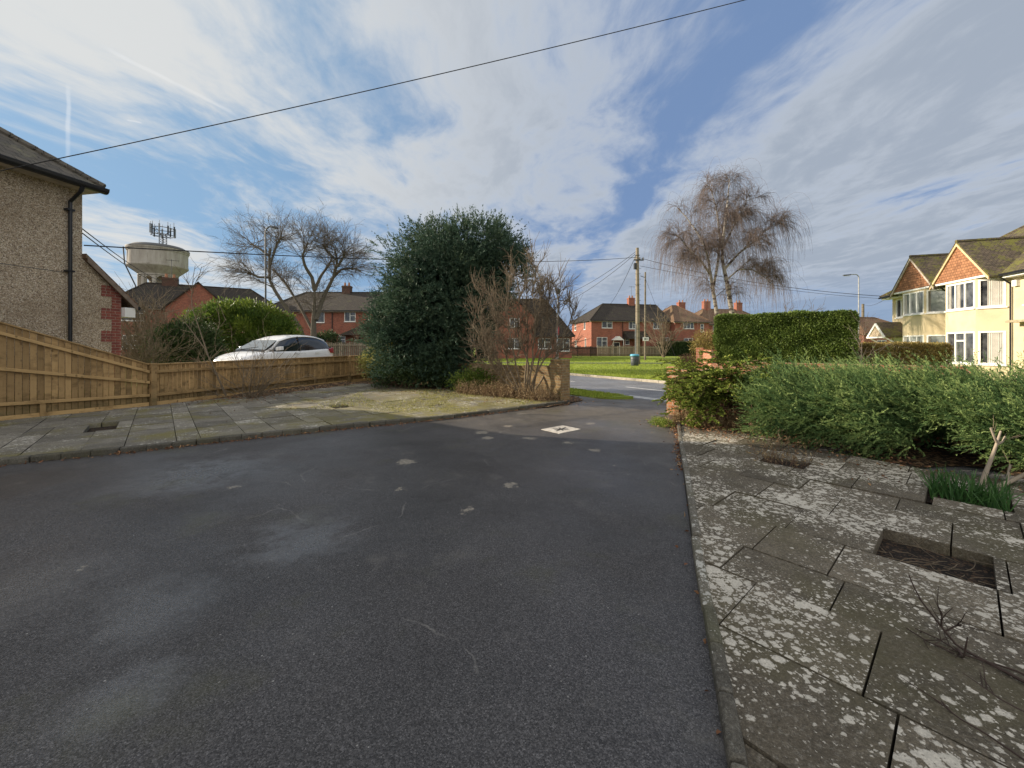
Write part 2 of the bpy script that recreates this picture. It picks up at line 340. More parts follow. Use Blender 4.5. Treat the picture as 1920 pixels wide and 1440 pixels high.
# asphalt
def asphalt(name, c, patches=(), green=False):
    m, t, b = mat(name, 0.55); w = wpos(t)
    ag = nd(t, 'ShaderNodeTexVoronoi', {'Vector': w, 'Scale': 165.0}); g = nd(t, 'ShaderNodeSeparateColor', {0: ag.outputs[1]}).outputs[0]
    fine = noise(t, w, 240.0, 3, 0.7)
    k = ma(t, 'ADD', ma(t, 'MULTIPLY', g, 0.45), ma(t, 'MULTIPLY', fine, 0.55))
    colr = ramp(t, k, [(0.18, tuple(x * 0.25 for x in c)), (0.45, tuple(x * 0.78 for x in c)), (0.68, tuple(x * 1.4 for x in c)), (0.84, tuple(min(1, x * 3.6) for x in c))])
    colr = mixc(t, 0.75, colr, ramp(t, noise(t, w, 0.55, 5, 0.6), [(0.3, 0.62), (0.7, 1.4)]), 'MULTIPLY')
    colr = mixc(t, ma(t, 'MULTIPLY', smooth(t, noise(t, mapping(t, w, (1, 1, 1), (5, 3, 0)), 1.6, 6, 0.7), 0.56, 0.76), 0.4), colr, (0.16, 0.15, 0.135))
    spk = nd(t, 'ShaderNodeTexVoronoi', {'Vector': w, 'Scale': 13.0})
    sp = ma(t, 'MULTIPLY', smooth(t, spk.outputs[0], 0.075, 0.045), smooth(t, nd(t, 'ShaderNodeSeparateColor', {0: spk.outputs[1]}).outputs[1], 0.7, 0.72))
    colr = mixc(t, ma(t, 'MULTIPLY', sp, 0.75), colr, (0.34, 0.33, 0.31))
    wn = nd(t, 'ShaderNodeTexNoise', {'Vector': w, 'Scale': 9.0, 'Detail': 6.0, 'Roughness': 0.75}).outputs[1]
    off = nd(t, 'ShaderNodeVectorMath', {0: nd(t, 'ShaderNodeVectorMath', {0: wn, 1: (0.5, 0.5, 0.5)}, operation='SUBTRACT').outputs[0], 3: 0.42}, operation='SCALE').outputs[0]
    ww = nd(t, 'ShaderNodeVectorMath', {0: w, 1: off}, operation='ADD').outputs[0]
    d = None
    for (px, py, r) in patches:
        e = ma(t, 'DIVIDE', nd(t, 'ShaderNodeVectorMath', {0: ww, 1: (px, py, 0)}, operation='DISTANCE').outputs[1], r)
        d = e if d is None else ma(t, 'MINIMUM', d, e)
    if d is not None:
        pm = ma(t, 'MULTIPLY', smooth(t, d, 1.05, 0.75), smooth(t, fine, 0.2, 0.55))
        colr = mixc(t, pm, colr, ramp(t, noise(t, w, 30, 3), [(0.3, (0.13, 0.115, 0.095)), (0.7, (0.34, 0.305, 0.25))]))
    ck = nd(t, 'ShaderNodeTexVoronoi', {'Vector': nd(t, 'ShaderNodeVectorMath', {0: w, 1: nd(t, 'ShaderNodeVectorMath', {0: nd(t, 'ShaderNodeTexNoise', {'Vector': w, 'Scale': 1.1, 'Detail': 5.0}).outputs[1], 3: 0.9}, operation='SCALE').outputs[0]}, operation='ADD').outputs[0], 'Scale': 0.33}, feature='DISTANCE_TO_EDGE')
    colr = mixc(t, ma(t, 'MULTIPLY', ma(t, 'MULTIPLY', smooth(t, ck.outputs[0], 0.0035, 0.0012), smooth(t, noise(t, w, 1.7, 4), 0.48, 0.6)), 0.5), colr, (0.20, 0.19, 0.175))
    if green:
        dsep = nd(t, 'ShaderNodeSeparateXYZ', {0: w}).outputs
        dd = smooth(t, ma(t, 'ADD', ma(t, 'ADD', ma(t, 'MULTIPLY', dsep[0], 0.25), dsep[1]), ma(t, 'MULTIPLY', ma(t, 'SUBTRACT', noise(t, w, 0.9, 5, 0.65), 0.5), 4.0)), 7.0, 9.5)      # browner entrance tarmac, with its sunlit brightness mixed into the colour
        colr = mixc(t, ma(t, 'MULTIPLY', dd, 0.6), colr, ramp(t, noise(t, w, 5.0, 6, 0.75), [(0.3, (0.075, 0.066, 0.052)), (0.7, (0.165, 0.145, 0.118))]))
        gm = smooth(t, noise(t, mapping(t, w, (1, 1, 1), (2, 8, 0)), 0.8, 5, 0.65), 0.55, 0.72)
        colr = mixc(t, ma(t, 'MULTIPLY', gm, 0.38), colr, (0.075, 0.075, 0.035))
    setin(t, b, 'Base Color', colr)
    setin(t, b, 'Roughness', ramp(t, noise(t, mapping(t, w, (1, 1, 1), (9.6, 1, 0)), 0.62, 5), [(0.36, 0.34), (0.5, 0.5), (0.65, 0.75)]))
    if green:                                                    # damp areas
        dm = None
        for (px, py, r) in DAMP:
            e = smooth(t, ma(t, 'DIVIDE', nd(t, 'ShaderNodeVectorMath', {0: ww, 1: (px, py, 0)}, operation='DISTANCE').outputs[1], r), 1.1, 0.15)
            dm = e if dm is None else ma(t, 'MAXIMUM', dm, e)
        dm = ma(t, 'MULTIPLY', dm, smooth(t, noise(t, w, 2.6, 6, 0.7), 0.32, 0.6))
        rg = nd(t, 'ShaderNodeMix', {0: dm, 2: 0.55, 3: 0.20}, data_type='FLOAT'); t.links.new(b.inputs['Roughness'].links[0].from_socket, rg.inputs[2]); t.links.new(rg.outputs[0], b.inputs['Roughness'])
        setin(t, b, 'Specular IOR Level', ma(t, 'ADD', 0.3, ma(t, 'MULTIPLY', dm, 1.0)))
    bump(t, b, ma(t, 'ADD', ma(t, 'MULTIPLY', ag.outputs[0], -1.0), ma(t, 'MULTIPLY', fine, 0.5)), 0.5, 0.004)
    return m
PATCH = [(*G(760, 866), 0.13), (*G(958, 909), 0.085), (*G(876, 957), 0.07), (*G(750, 917), 0.045), (*G(903, 811), 0.13), (*G(914, 821), 0.11), (*G(993, 822), 0.12),
         (*G(1115, 844), 0.11), (*G(977, 776), 0.14), (*G(952, 799), 0.11), (*G(1108, 794), 0.1), (*G(1064, 830), 0.08), (*G(1150, 872), 0.03), (*G(150, 1068), 0.035), (*G(440, 913), 0.05)]
DAMP = [(*G(265, 1145), .50), (*G(375, 888), 1.0), (*G(40, 1110), .6), (*G(560, 1010), .6), (*G(230, 1300), .3)]
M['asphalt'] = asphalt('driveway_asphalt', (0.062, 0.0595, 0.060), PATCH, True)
M['road'] = asphalt('road_asphalt', (0.165, 0.168, 0.178))
# paving
def paving(name, base, lich, lamt, moss):
    m, t, b = mat(name, 0.9); w = wpos(t); r = rnd(t)
    c = mixc(t, r, tuple(x * 0.72 for x in base), tuple(x * 1.28 for x in base))
    c = mixc(t, 0.8, c, ramp(t, noise(t, w, 5.0, 7, 0.75), [(0.25, 0.5), (0.75, 1.5)]), 'MULTIPLY')
    c = mixc(t, 0.75, c, ramp(t, noise(t, w, 75.0, 5, 0.85), [(0.34, 0.25), (0.5, 0.9), (0.68, 2.0)]), 'MULTIPLY')
    c = mixc(t, ma(t, 'MULTIPLY', smooth(t, noise(t, w, 42.0, 6, 0.85), 0.53, 0.62), 0.34), c, tuple(x * 0.62 for x in lich))
    mk = smooth(t, noise(t, mapping(t, w, (1, 1, 1), (4, 4, 0)), 0.9, 6, 0.7), 0.46, 0.68)
    if len(moss) > 4: wx_ = nd(t, 'ShaderNodeSeparateXYZ', {0: w}).outputs[0]; mk = ma(t, 'MAXIMUM', mk, ma(t, 'MULTIPLY', smooth(t, wx_, -6.0, -2.0), smooth(t, noise(t, w, 3.5, 6, 0.75), 0.38, 0.55)))     # more moss towards the gate
    c = mixc(t, ma(t, 'MULTIPLY', mk, moss[3]), c, moss[:3])
    wn = nd(t, 'ShaderNodeTexNoise', {'Vector': w, 'Scale': 28.0, 'Detail': 4.0, 'Roughness': 0.7}).outputs[1]
    off = nd(t, 'ShaderNodeVectorMath', {0: nd(t, 'ShaderNodeVectorMath', {0: wn, 1: (0.5, 0.5, 0.5)}, operation='SUBTRACT').outputs[0], 3: 0.045}, operation='SCALE').outputs[0]
    ww = nd(t, 'ShaderNodeVectorMath', {0: w, 1: off}, operation='ADD').outputs[0]
    tot = None
    area = noise(t, w, 1.15, 4, 0.6)
    for sc, lo, hi in ((12.0, 0.40, 0.70), (24.0, 0.34, 0.72), (52.0, 0.30, 0.75)):
        v = nd(t, 'ShaderNodeTexVoronoi', {'Vector': mapping(t, ww, (1, 1, 1), (sc, 0.3, 0)), 'Scale': sc}, voronoi_dimensions='2D')
        cc = nd(t, 'ShaderNodeSeparateColor', {0: v.outputs[1]}).outputs[0]
        rad = ma(t, 'SUBTRACT', ma(t, 'MULTIPLY', ma(t, 'ADD', ma(t, 'ADD', cc, ma(t, 'MULTIPLY', ma(t, 'SUBTRACT', r, 0.5), 0.34)), ma(t, 'MULTIPLY', ma(t, 'SUBTRACT', area, 0.5), 2.6)), 0.62), 0.62 - lamt)
        e = smooth(t, ma(t, 'SUBTRACT', rad, v.outputs[0]), 0.0, 0.10)
        tot = e if tot is None else ma(t, 'MAXIMUM', tot, e)
    tot = ma(t, 'MULTIPLY', tot, smooth(t, noise(t, w, 95, 3, 0.75), 0.26, 0.46))
    nz_ = nd(t, 'ShaderNodeSeparateXYZ', {0: nd(t, 'ShaderNodeNewGeometry').outputs['True Normal']}).outputs[2]; tot = ma(t, 'MULTIPLY', tot, smooth(t, nz_, 0.45, 0.8))
    lc = mixc(t, noise(t, w, 2.3, 4), tuple(x * 0.62 for x in lich), tuple(min(1, x * 1.28) for x in lich))
    lc = mixc(t, 0.7, lc, ramp(t, noise(t, w, 60, 5, 0.8), [(0.3, 0.5), (0.7, 1.3)]), 'MULTIPLY')
    c = mixc(t, ma(t, 'MULTIPLY', tot, 0.9), c, lc)
    setin(t, b, 'Base Color', c)
    bump(t, b, ma(t, 'ADD', noise(t, w, 70, 6, 0.75), ma(t, 'MULTIPLY', tot, 0.3)), 0.5, 0.012)
    return m
M['slab_right'] = paving('lichened_paving', (0.108, 0.091, 0.066), (0.58, 0.54, 0.46), 0.378, (0.085, 0.075, 0.035, 0.55))
M['slab_left'] = paving('worn_paving', (0.165, 0.152, 0.125), (0.52, 0.50, 0.44), 0.22, (0.165, 0.145, 0.040, 0.85, 1))
M['kerb_dark'] = paving('dark_kerb_concrete', (0.085, 0.078, 0.062), (0.3, 0.29, 0.25), 0.05, (0.075, 0.07, 0.035, 0.8))
M['kerb'] = paving('kerb_concrete', (0.115, 0.105, 0.085), (0.50, 0.49, 0.44), 0.22, (0.10, 0.10, 0.05, 0.5))
def soil(name, c, l1, l2, scale=45):
    m, t, b = mat(name, 1.0); w = wpos(t); v = nd(t, 'ShaderNodeTexVoronoi', {'Vector': w, 'Scale': scale}); g = nd(t, 'ShaderNodeSeparateColor', {0: v.outputs[1]}).outputs
    k = mixc(t, smooth(t, g[0], 0.62, 0.68), c, mixc(t, g[1], l1, l2)); k = mixc(t, 0.7, k, ramp(t, noise(t, w, 8, 6, 0.7), [(0.3, 0.4), (0.7, 1.5)]), 'MULTIPLY')
    setin(t, b, 'Base Color', k); bump(t, b, noise(t, w, 40, 6, 0.7), 1.0, 0.04); return m
M['soil'] = soil('dark_soil', (0.022, 0.017, 0.013), (0.05, 0.035, 0.025), (0.10, 0.06, 0.035), 60)
M['litter'] = soil('leaf_litter_soil', (0.05, 0.034, 0.022), (0.20, 0.10, 0.045), (0.30, 0.21, 0.12), 26)
m, t, b = mat('turf', 1.0); w = wpos(t)
c = ramp(t, noise(t, w, 0.45, 6, 0.65), [(0.3, (0.16, 0.22, 0.03)), (0.5, (0.25, 0.325, 0.045)), (0.7, (0.32, 0.37, 0.07))])
c = mixc(t, 0.6, c, ramp(t, noise(t, mapping(t, w, (1, 1, 1)), 26, 5, 0.75), [(0.3, 0.45), (0.7, 1.5)]), 'MULTIPLY')
c = mixc(t, ma(t, 'MULTIPLY', smooth(t, noise(t, mapping(t, w, (0.9, 1, 1), (3.3, 0.4, 0)), 0.55, 5, 0.7), 0.57, 0.66), 0.8), c, (0.11, 0.085, 0.045))
setin(t, b, 'Base Color', c); bump(t, b, noise(t, w, 30, 6, 0.8), 1.0, 0.08); M['turf'] = m
# timber
def timber(name, c1, c2, along='v', weather=None):
    m, t, b = mat(name, 0.85); u = uvs(t); r = rnd(t)
    uo = nd(t, 'ShaderNodeVectorMath', {0: u, 1: nd(t, 'ShaderNodeCombineXYZ', {0: ma(t, 'MULTIPLY', r, 37.0), 1: ma(t, 'MULTIPLY', r, 91.0), 2: 0.0}).outputs[0]}, operation='ADD').outputs[0]
    s = (26, 1.3, 1) if along == 'v' else (1.3, 26, 1)
    gr = noise(t, mapping(t, uo, s), 1.6, 6, 0.65, 0.6)
    c = mixc(t, gr, c1, c2)
    c = mixc(t, 1.0, c, ramp(t, r, [(0.0, 0.60), (1.0, 1.25)]), 'MULTIPLY')
    kv = nd(t, 'ShaderNodeTexVoronoi', {'Vector': mapping(t, uo, (1.3, 0.75, 1)), 'Scale': 6.0})
    c = mixc(t, ma(t, 'MULTIPLY', smooth(t, kv.outputs[0], 0.20, 0.08), 0.65), c, tuple(x * 0.25 for x in c1))
    st = noise(t, mapping(t, uo, (1.5, 3.0, 1)), 1.5, 5, 0.7)
    c = mixc(t, ma(t, 'MULTIPLY', smooth(t, st, 0.46, 0.66), 0.62), c, tuple(x * 0.42 for x in c1))
    hz = nd(t, 'ShaderNodeSeparateXYZ', {0: wpos(t)}).outputs[2]
    if along == 'v': c = mixc(t, ma(t, 'MULTIPLY', smooth(t, ma(t, 'ADD', hz, ma(t, 'MULTIPLY', st, -0.7)), 0.25, -0.25), 0.55), c, (0.085, 0.075, 0.035))      # damp green tide mark at the foot
    if weather: c = mixc(t, 0.5, c, weather)
    setin(t, b, 'Base Color', c); bump(t, b, gr, 0.35, 0.006); return m
M['fence'] = timber('treated_softwood', (0.31, 0.192, 0.082), (0.49, 0.335, 0.160))
M['fence_rail'] = timber('treated_rail', (0.37, 0.23, 0.095), (0.52, 0.36, 0.17), 'u')
M['old_fence'] = timber('weathered_fence', (0.20, 0.165, 0.115), (0.30, 0.26, 0.19))
M['dark_fence'] = timber('dark_fence', (0.065, 0.042, 0.032), (0.10, 0.065, 0.05))
M['pole'] = timber('pole_timber', (0.20, 0.165, 0.12), (0.31, 0.27, 0.205))
def bark(name, c1, c2, c3=None):
    m, t, b = mat(name, 0.95); o = obc(t); n = noise(t, mapping(t, o, (9, 9, 2.5)), 1.5, 6, 0.7)
    c = mixc(t, n, c1, c2)
    if c3: c = mixc(t, smooth(t, noise(t, mapping(t, o, (2, 2, 5)), 1.0, 5, 0.6), 0.5, 0.6), c, c3)
    setin(t, b, 'Base Color', c); bump(t, b, n, 0.6, 0.02); return m
M['bark_grey'] = bark('grey_bark', (0.06, 0.052, 0.042), (0.17, 0.15, 0.12))
M['bark_birch'] = bark('birch_bark', (0.20, 0.17, 0.135), (0.42, 0.39, 0.34), (0.06, 0.045, 0.04))
M['twig_birch'] = bark('birch_twigs', (0.105, 0.078, 0.066), (0.205, 0.160, 0.140))
M['twig_grey'] = bark('grey_twigs', (0.095, 0.078, 0.064), (0.19, 0.16, 0.13))
M['twig_tan'] = bark('tan_twigs', (0.09, 0.070, 0.050), (0.235, 0.185, 0.125))
M['twig_brown'] = bark('brown_twigs', (0.10, 0.06, 0.04), (0.22, 0.14, 0.09))
M['twig_dark'] = bark('dark_twigs', (0.030, 0.020, 0.018), (0.075, 0.052, 0.042))
M['wood_pale'] = bark('pale_pruned_wood', (0.24, 0.19, 0.14), (0.42, 0.36, 0.28))
def foliage(name, c1, c2, c3, trans=0.25, rough=0.5, nscale=1.4):
    m, t, b = mat(name, rough); r = rnd(t); n = noise(t, wpos(t), nscale, 3)
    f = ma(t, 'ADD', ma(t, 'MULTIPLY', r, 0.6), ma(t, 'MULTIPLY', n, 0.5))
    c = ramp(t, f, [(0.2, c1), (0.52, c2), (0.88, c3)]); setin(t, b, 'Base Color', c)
    tr = nd(t, 'ShaderNodeBsdfTranslucent', {0: c}); mx = nd(t, 'ShaderNodeMixShader', {0: trans, 1: b.outputs[0], 2: tr.outputs[0]})
    t.links.new(mx.outputs[0], t.nodes['Material Output'].inputs[0]); return m
M['f_conifer'] = foliage('cypress_foliage', (0.026, 0.056, 0.038), (0.056, 0.102, 0.064), (0.112, 0.16, 0.088), 0.15, 0.65)
M['f_juniper'] = foliage('juniper_foliage', (0.042, 0.088, 0.030), (0.105, 0.18, 0.058), (0.29, 0.37, 0.125), 0.2, 0.85)
M['f_yellow'] = foliage('golden_fir_foliage', (0.070, 0.120, 0.020), (0.165, 0.225, 0.036), (0.33, 0.36, 0.075), 0.25, 0.8)
M['f_hedge'] = foliage('clipped_hedge_leaves', (0.070, 0.115, 0.021), (0.108, 0.162, 0.030), (0.165, 0.215, 0.048), 0.2)
M['f_laurel'] = foliage('laurel_leaves', (0.045, 0.09, 0.018), (0.095, 0.155, 0.026), (0.24, 0.29, 0.05), 0.3, 0.55)
M['f_dark'] = foliage('dark_evergreen_leaves', (0.024, 0.045, 0.017), (0.048, 0.082, 0.028), (0.10, 0.14, 0.05), 0.15, 0.65)
M['f_varieg'] = foliage('variegated_leaves', (0.11, 0.12, 0.028), (0.26, 0.26, 0.065), (0.46, 0.43, 0.15), 0.3, 0.45)
M['f_beech'] = foliage('beech_hedge_leaves', (0.15, 0.105, 0.035), (0.27, 0.20, 0.065), (0.36, 0.32, 0.11), 0.25)
M['f_dry'] = foliage('dry_stalks', (0.15, 0.10, 0.05), (0.28, 0.20, 0.105), (0.42, 0.33, 0.19), 0.2, 0.8)
M['f_brown'] = foliage('dead_foliage', (0.09, 0.048, 0.03), (0.18, 0.10, 0.06), (0.28, 0.18, 0.11), 0.2, 0.8)
M['f_leaf'] = foliage('fallen_leaves', (0.10, 0.045, 0.025), (0.22, 0.10, 0.05), (0.38, 0.24, 0.12), 0.15, 0.7)
M['f_grass'] = foliage('grass_blades', (0.15, 0.21, 0.022), (0.27, 0.345, 0.04), (0.40, 0.44, 0.085), 0.3, 0.8)
M['f_daff'] = foliage('daffodil_leaves', (0.030, 0.085, 0.022), (0.055, 0.135, 0.035), (0.10, 0.20, 0.06), 0.25, 0.4)
M['white'] = plain('white_upvc', (0.80, 0.80, 0.78), 0.35, var=0.05)
M['marking'] = plain('road_paint', (0.70, 0.70, 0.68), 0.6, var=0.2)
M['black'] = plain('black_plastic', (0.012, 0.013, 0.016), 0.35, var=0.3)
M['lead'] = plain('lead_flashing', (0.10, 0.10, 0.10), 0.6)
M['soffit'] = plain('painted_soffit', (0.42, 0.36, 0.30), 0.7)
M['cap'] = plain('render_trim', (0.62, 0.58, 0.50), 0.8)
M['dark_path'] = plain('dark_path_tone', (0.045, 0.05, 0.035), 0.9)  # even dark tone for the strip across the green
M['earth'] = plain('distant_earth', (0.10, 0.095, 0.065), 1.0, scale=.05)
M['stone'] = plain('stone_quoin', (0.34, 0.29, 0.19), 0.9)
M['steel'] = plain('galvanised_steel', (0.28, 0.29, 0.30), 0.5, 0.6)
M['dark_steel'] = plain('dark_steel', (0.06, 0.065, 0.07), 0.5, 0.3)
M['concrete_kerb'] = plain('kerb_stone', (0.40, 0.36, 0.29), 0.9)
M['verge'] = plain('weathered_verge', (0.20, 0.155, 0.12), 0.9)
M['pot'] = plain('clay_pot', (0.40, 0.19, 0.11), 0.9)
M['barge'] = plain('painted_bargeboard', (0.62, 0.46, 0.26), 0.7)
M['curtain'] = plain('curtain_cloth', (0.50, 0.48, 0.44), 0.9, var=0.1)
M['bin_body'] = plain('dark_bin_plastic', (0.055, 0.065, 0.07), 0.5)
M['bin_blue'] = plain('blue_bin_top', (0.10, 0.36, 0.52), 0.45, var=0.1)
M['sign_white'] = plain('sign_face', (0.75, 0.75, 0.74), 0.4, var=0.05)
M['sign_ink'] = plain('sign_ink', (0.03, 0.03, 0.03), 0.5)
M['red'] = plain('red_enamel', (0.45, 0.045, 0.05), 0.4, var=0.15)
M['iron'] = plain('cast_iron', (0.055, 0.05, 0.046), 0.6, 0.4)
M['insul'] = plain('ceramic', (0.30, 0.28, 0.25), 0.3)
M['car_paint'] = plain('white_car_paint', (0.84, 0.85, 0.86), 0.2, var=0.03, spec=0.6)
M['tyre'] = plain('rubber', (0.02, 0.02, 0.02), 0.85)
M['alloy'] = plain('alloy', (0.45, 0.45, 0.46), 0.35, 0.8)
M['amber'] = plain('tail_lamp', (0.35, 0.02, 0.025), 0.15, var=0.1, spec=0.6)
M['headlamp'] = plain('headlamp_glass', (0.65, 0.67, 0.70), 0.1, var=0.05, spec=0.7)
M['bulb'] = plain('lamp_cover', (0.42, 0.42, 0.40), 0.3)
M['wire'] = plain('cable_sheath', (0.012, 0.012, 0.014), 0.6)
M['teal'] = plain('teal_paint', (0.10, 0.36, 0.36), 0.5)
m, t, b = mat('window_glass', 0.06); b.inputs['Specular IOR Level'].default_value = 0.8
setin(t, b, 'Base Color', ramp(t, noise(t, obc(t), 2.2, 4), [(0.35, (0.018, 0.02, 0.024)), (0.7, (0.12, 0.125, 0.13))])); M['glass'] = m
m, t, b = mat('car_glass', 0.03); b.inputs['Specular IOR Level'].default_value = 1.0; b.inputs['Base Color'].default_value = (0.012, 0.015, 0.018, 1); M['car_glass'] = m
m, t, b = mat('windscreen_glass', 0.04); b.inputs['Specular IOR Level'].default_value = 1.0; b.inputs['Base Color'].default_value = (0.10, 0.125, 0.14, 1); b.inputs['IOR'].default_value = 2.2; M['windscreen'] = m  # paler base colour stands in for sky reflected in the windscreen
m, t, b = mat('reflection_tone_glass', 0.06); b.inputs['Specular IOR Level'].default_value = 0.8
setin(t, b, 'Base Color', ramp(t, noise(t, obc(t), 1.6, 4), [(0.35, (0.12, 0.135, 0.14)), (0.65, (0.34, 0.37, 0.36))])); M['glass_pale'] = m  # pale base colour stands in for reflections in the panes
# water tower concrete: rain streaks run down it
m, t, b = mat('streaked_concrete', 0.9); o = obc(t)
c = ramp(t, noise(t, mapping(t, o, (0.5, 0.5, 0.09)), 2.0, 6, 0.65), [(0.3, (0.28, 0.25, 0.215)), (0.55, (0.40, 0.37, 0.325)), (0.75, (0.46, 0.43, 0.39))])
c = mixc(t, ma(t, 'MULTIPLY', smooth(t, noise(t, mapping(t, o, (0.7, 0.7, 0.12), (4, 4, 0)), 1.5, 6, 0.7), 0.55, 0.7), 0.6), c, (0.17, 0.155, 0.125))
setin(t, b, 'Base Color', c); bump(t, b, noise(t, o, 3, 5), 0.3, 0.05); M['tower'] = m
# dusty manhole lid
m, t, b = mat('dusty_lid', 0.9); o = obc(t)
c = ramp(t, noise(t, o, 11, 6, 0.7), [(0.3, (0.26, 0.235, 0.20)), (0.55, (0.50, 0.47, 0.42)), (0.75, (0.62, 0.60, 0.55))]); setin(t, b, 'Base Color', c); bump(t, b, noise(t, o, 60, 4), 0.5, 0.004); M['lid'] = m
# ------------------------------------------------------------------ ground, road, drive
def sheet(name, pts, z, m):
    mb = MB(); mb.poly([(x, y, z) for x, y in pts]); return struct(mb.build(name, m))
def slab_of(name, pts, z0, z1, m):
    return struct(MB().prism(pts, z0, z1).build(name, m))
RD = np.array([0.5707, -0.8211]); RN = np.array([0.8211, 0.5707])      # along the road, across it (away from the viewer)
def rp(s, q): p = RN * s + RD * q; return (p[0], p[1])
S_NEAR, S_FAR = 10.45, 15.85
sheet('ground', [(-900, -900), (900, -900), (900, 900), (-900, 900)], -0.16, M['earth'])
sheet('road', [rp(S_NEAR, 120), rp(S_FAR, 120), rp(S_FAR, -160), rp(S_NEAR, -160)], -0.10, M['road'])
def marking(name, s, q0, q1, w=0.11):
    return sheet(name, [rp(s - w / 2, q1), rp(s + w / 2, q1), rp(s + w / 2, q0), rp(s - w / 2, q0)], -0.094, M['marking'])
for i, q in enumerate(np.arange(-60, 40, 6.0)): struct(marking('road_marking', 13.2, q + 1.2, q + 4.2))
marking('road_marking', 10.85, -8.7, -0.4, 0.1); marking('road_marking', 11.05, -8.9, -0.6, 0.09)
# far side: verge on a kerb, footpath across the green
verge = slab_of('verge', [rp(S_FAR + 0.14, 120), rp(400, 120), rp(400, -400), rp(S_FAR + 0.14, -400)], -0.3, 0.0, M['turf'])
kb = MB()
for q in np.arange(-70, 60, 0.92):
    dz = random.uniform(-0.006, 0.006); a = rp(S_FAR, q + 0.91); b_ = rp(S_FAR + 0.135, q + 0.91); c_ = rp(S_FAR + 0.135, q); d_ = rp(S_FAR, q)
    kb.prism([a, b_, c_, d_], -0.3, 0.012 + dz)
struct(kb.build('road_kerb', M['concrete_kerb'], bevel=0.012))
sheet('footpath', [(-30, 36.6), (60, 33.2), (60, 35.4), (-30, 39.2)], 0.006, M['dark_path'])
sheet('footpath', [rp(16.0, -0.9), rp(17.1, -0.9), rp(17.1, 60), rp(16.0, 60)], 0.005, M['road'])
# near side
FENCE_A = np.array([-9.23, 10.26]); FENCE_B = np.array([-6.2, 18.75]); WALL_A = np.array([-6.2, 18.75]); WALL_B = np.array([1.40, 11.62])
WALL_C = np.array([3.80, 9.34]); WD = nrm(WALL_B - WALL_A); WNn = np.array([-WD[1], WD[0]])      # WNn points to the road
slab_of('garden_soil', [(-13.2, -6), (14, -6), (14, 0.2), tuple(WALL_C + WD * 8.0), tuple(WALL_C), tuple(WALL_B), tuple(WALL_A), tuple(FENCE_A), (-13.2, 3.4)], -0.4, -0.056, M['soil'])
slab_of('pavement', [rp(7.0, -30), rp(7.0, 40), rp(9.05, 40), rp(9.05, -30)], -0.4, -0.022, M['road'])
slab_of('verge', [rp(9.06, -30), rp(9.06, -8.7), rp(9.5, -8.3), rp(10.25, -8.1), rp(10.25, -30)], -0.4, 0.015, M['turf'])
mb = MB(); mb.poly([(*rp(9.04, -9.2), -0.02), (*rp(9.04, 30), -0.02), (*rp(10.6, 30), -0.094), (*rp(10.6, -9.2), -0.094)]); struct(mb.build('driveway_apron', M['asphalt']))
slab_of('neighbour_ground', [(-9.5, 10.35), (-6.6, 18.6), (-7.3, 24), (-60, 24), (-60, -8), (-13.9, -8), (-13.9, 3)], -0.4, 0.5, M['turf'])
KL = [(-15, 0.2), (-9.4, 3.6), (-6.83, 5.33), (-5.76, 5.94), (-4.71, 6.7), (-3.3, 7.6), (-1.5, 8.65), (0.65, 10.3), (1.62, 11.0)]
KR = [(0.15, -0.3), (0.818, 1.515), (1.388, 3.06), (2.2, 5.15), (3.06, 7.4), (3.55, 8.65)]
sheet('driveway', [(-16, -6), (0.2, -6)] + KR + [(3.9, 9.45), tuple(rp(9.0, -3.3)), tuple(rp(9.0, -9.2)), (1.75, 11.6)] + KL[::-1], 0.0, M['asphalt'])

def kerb_line(name, pts, w, z0, z1, side, seg, off=0.0, km='kerb'):
    pts = [np.array(p) for p in pts]; mb = MB(); fine = []
    for a, b_ in zip(pts[:-1], pts[1:]):
        n = max(1, int(round(np.linalg.norm(b_ - a) / 0.3))); fine += [a + (b_ - a) * i / n for i in range(n)]
    fine.append(pts[-1])
    f3 = np.array([[p[0], p[1], 0] for p in fine]); L = np.linalg.norm(np.diff(f3, axis=0), axis=1).sum(); n = int(L / seg)
    rs = resample(f3, n * 3 + 1)[:, :2]
    sm = rs.copy()
    for _ in range(3): sm[1:-1] = (sm[:-2] + 2 * sm[1:-1] + sm[2:]) / 4
    for i in range(n):
        dz = random.uniform(-0.008, 0.008); r = random.random(); jt = random.uniform(-0.006, 0.006)
        for k in range(3):
            a, b_ = sm[i * 3 + k], sm[i * 3 + k + 1]; d = nrm(b_ - a); pn = np.array([-d[1], d[0]]) * side
            e0 = 0.006 if k == 0 else 0.0; e1 = 0.006 if k == 2 else 0.0
            a2 = a + d * e0 + pn * (off + jt); b2 = b_ - d * e1 + pn * (off + jt)
            q = [a2, b2, b2 + pn * w, a2 + pn * w]
            if side < 0: q = q[::-1]
            mb.hexa([(*p, z0) for p in q] + [(*(p + (q[(i_ + 2) % 4] - p) * 0.0), z1 + dz) for i_, p in enumerate(q)], r)
    return struct(mb.build(name, M[km], bevel=0.018)), sm
_, KLs = kerb_line('drive_kerb', KL, 0.13, -0.1, 0.085, 1, 0.9, km='kerb_dark')
_, KRs = kerb_line('drive_kerb', KR, 0.068, -0.1, 0.055, -1, 0.9)

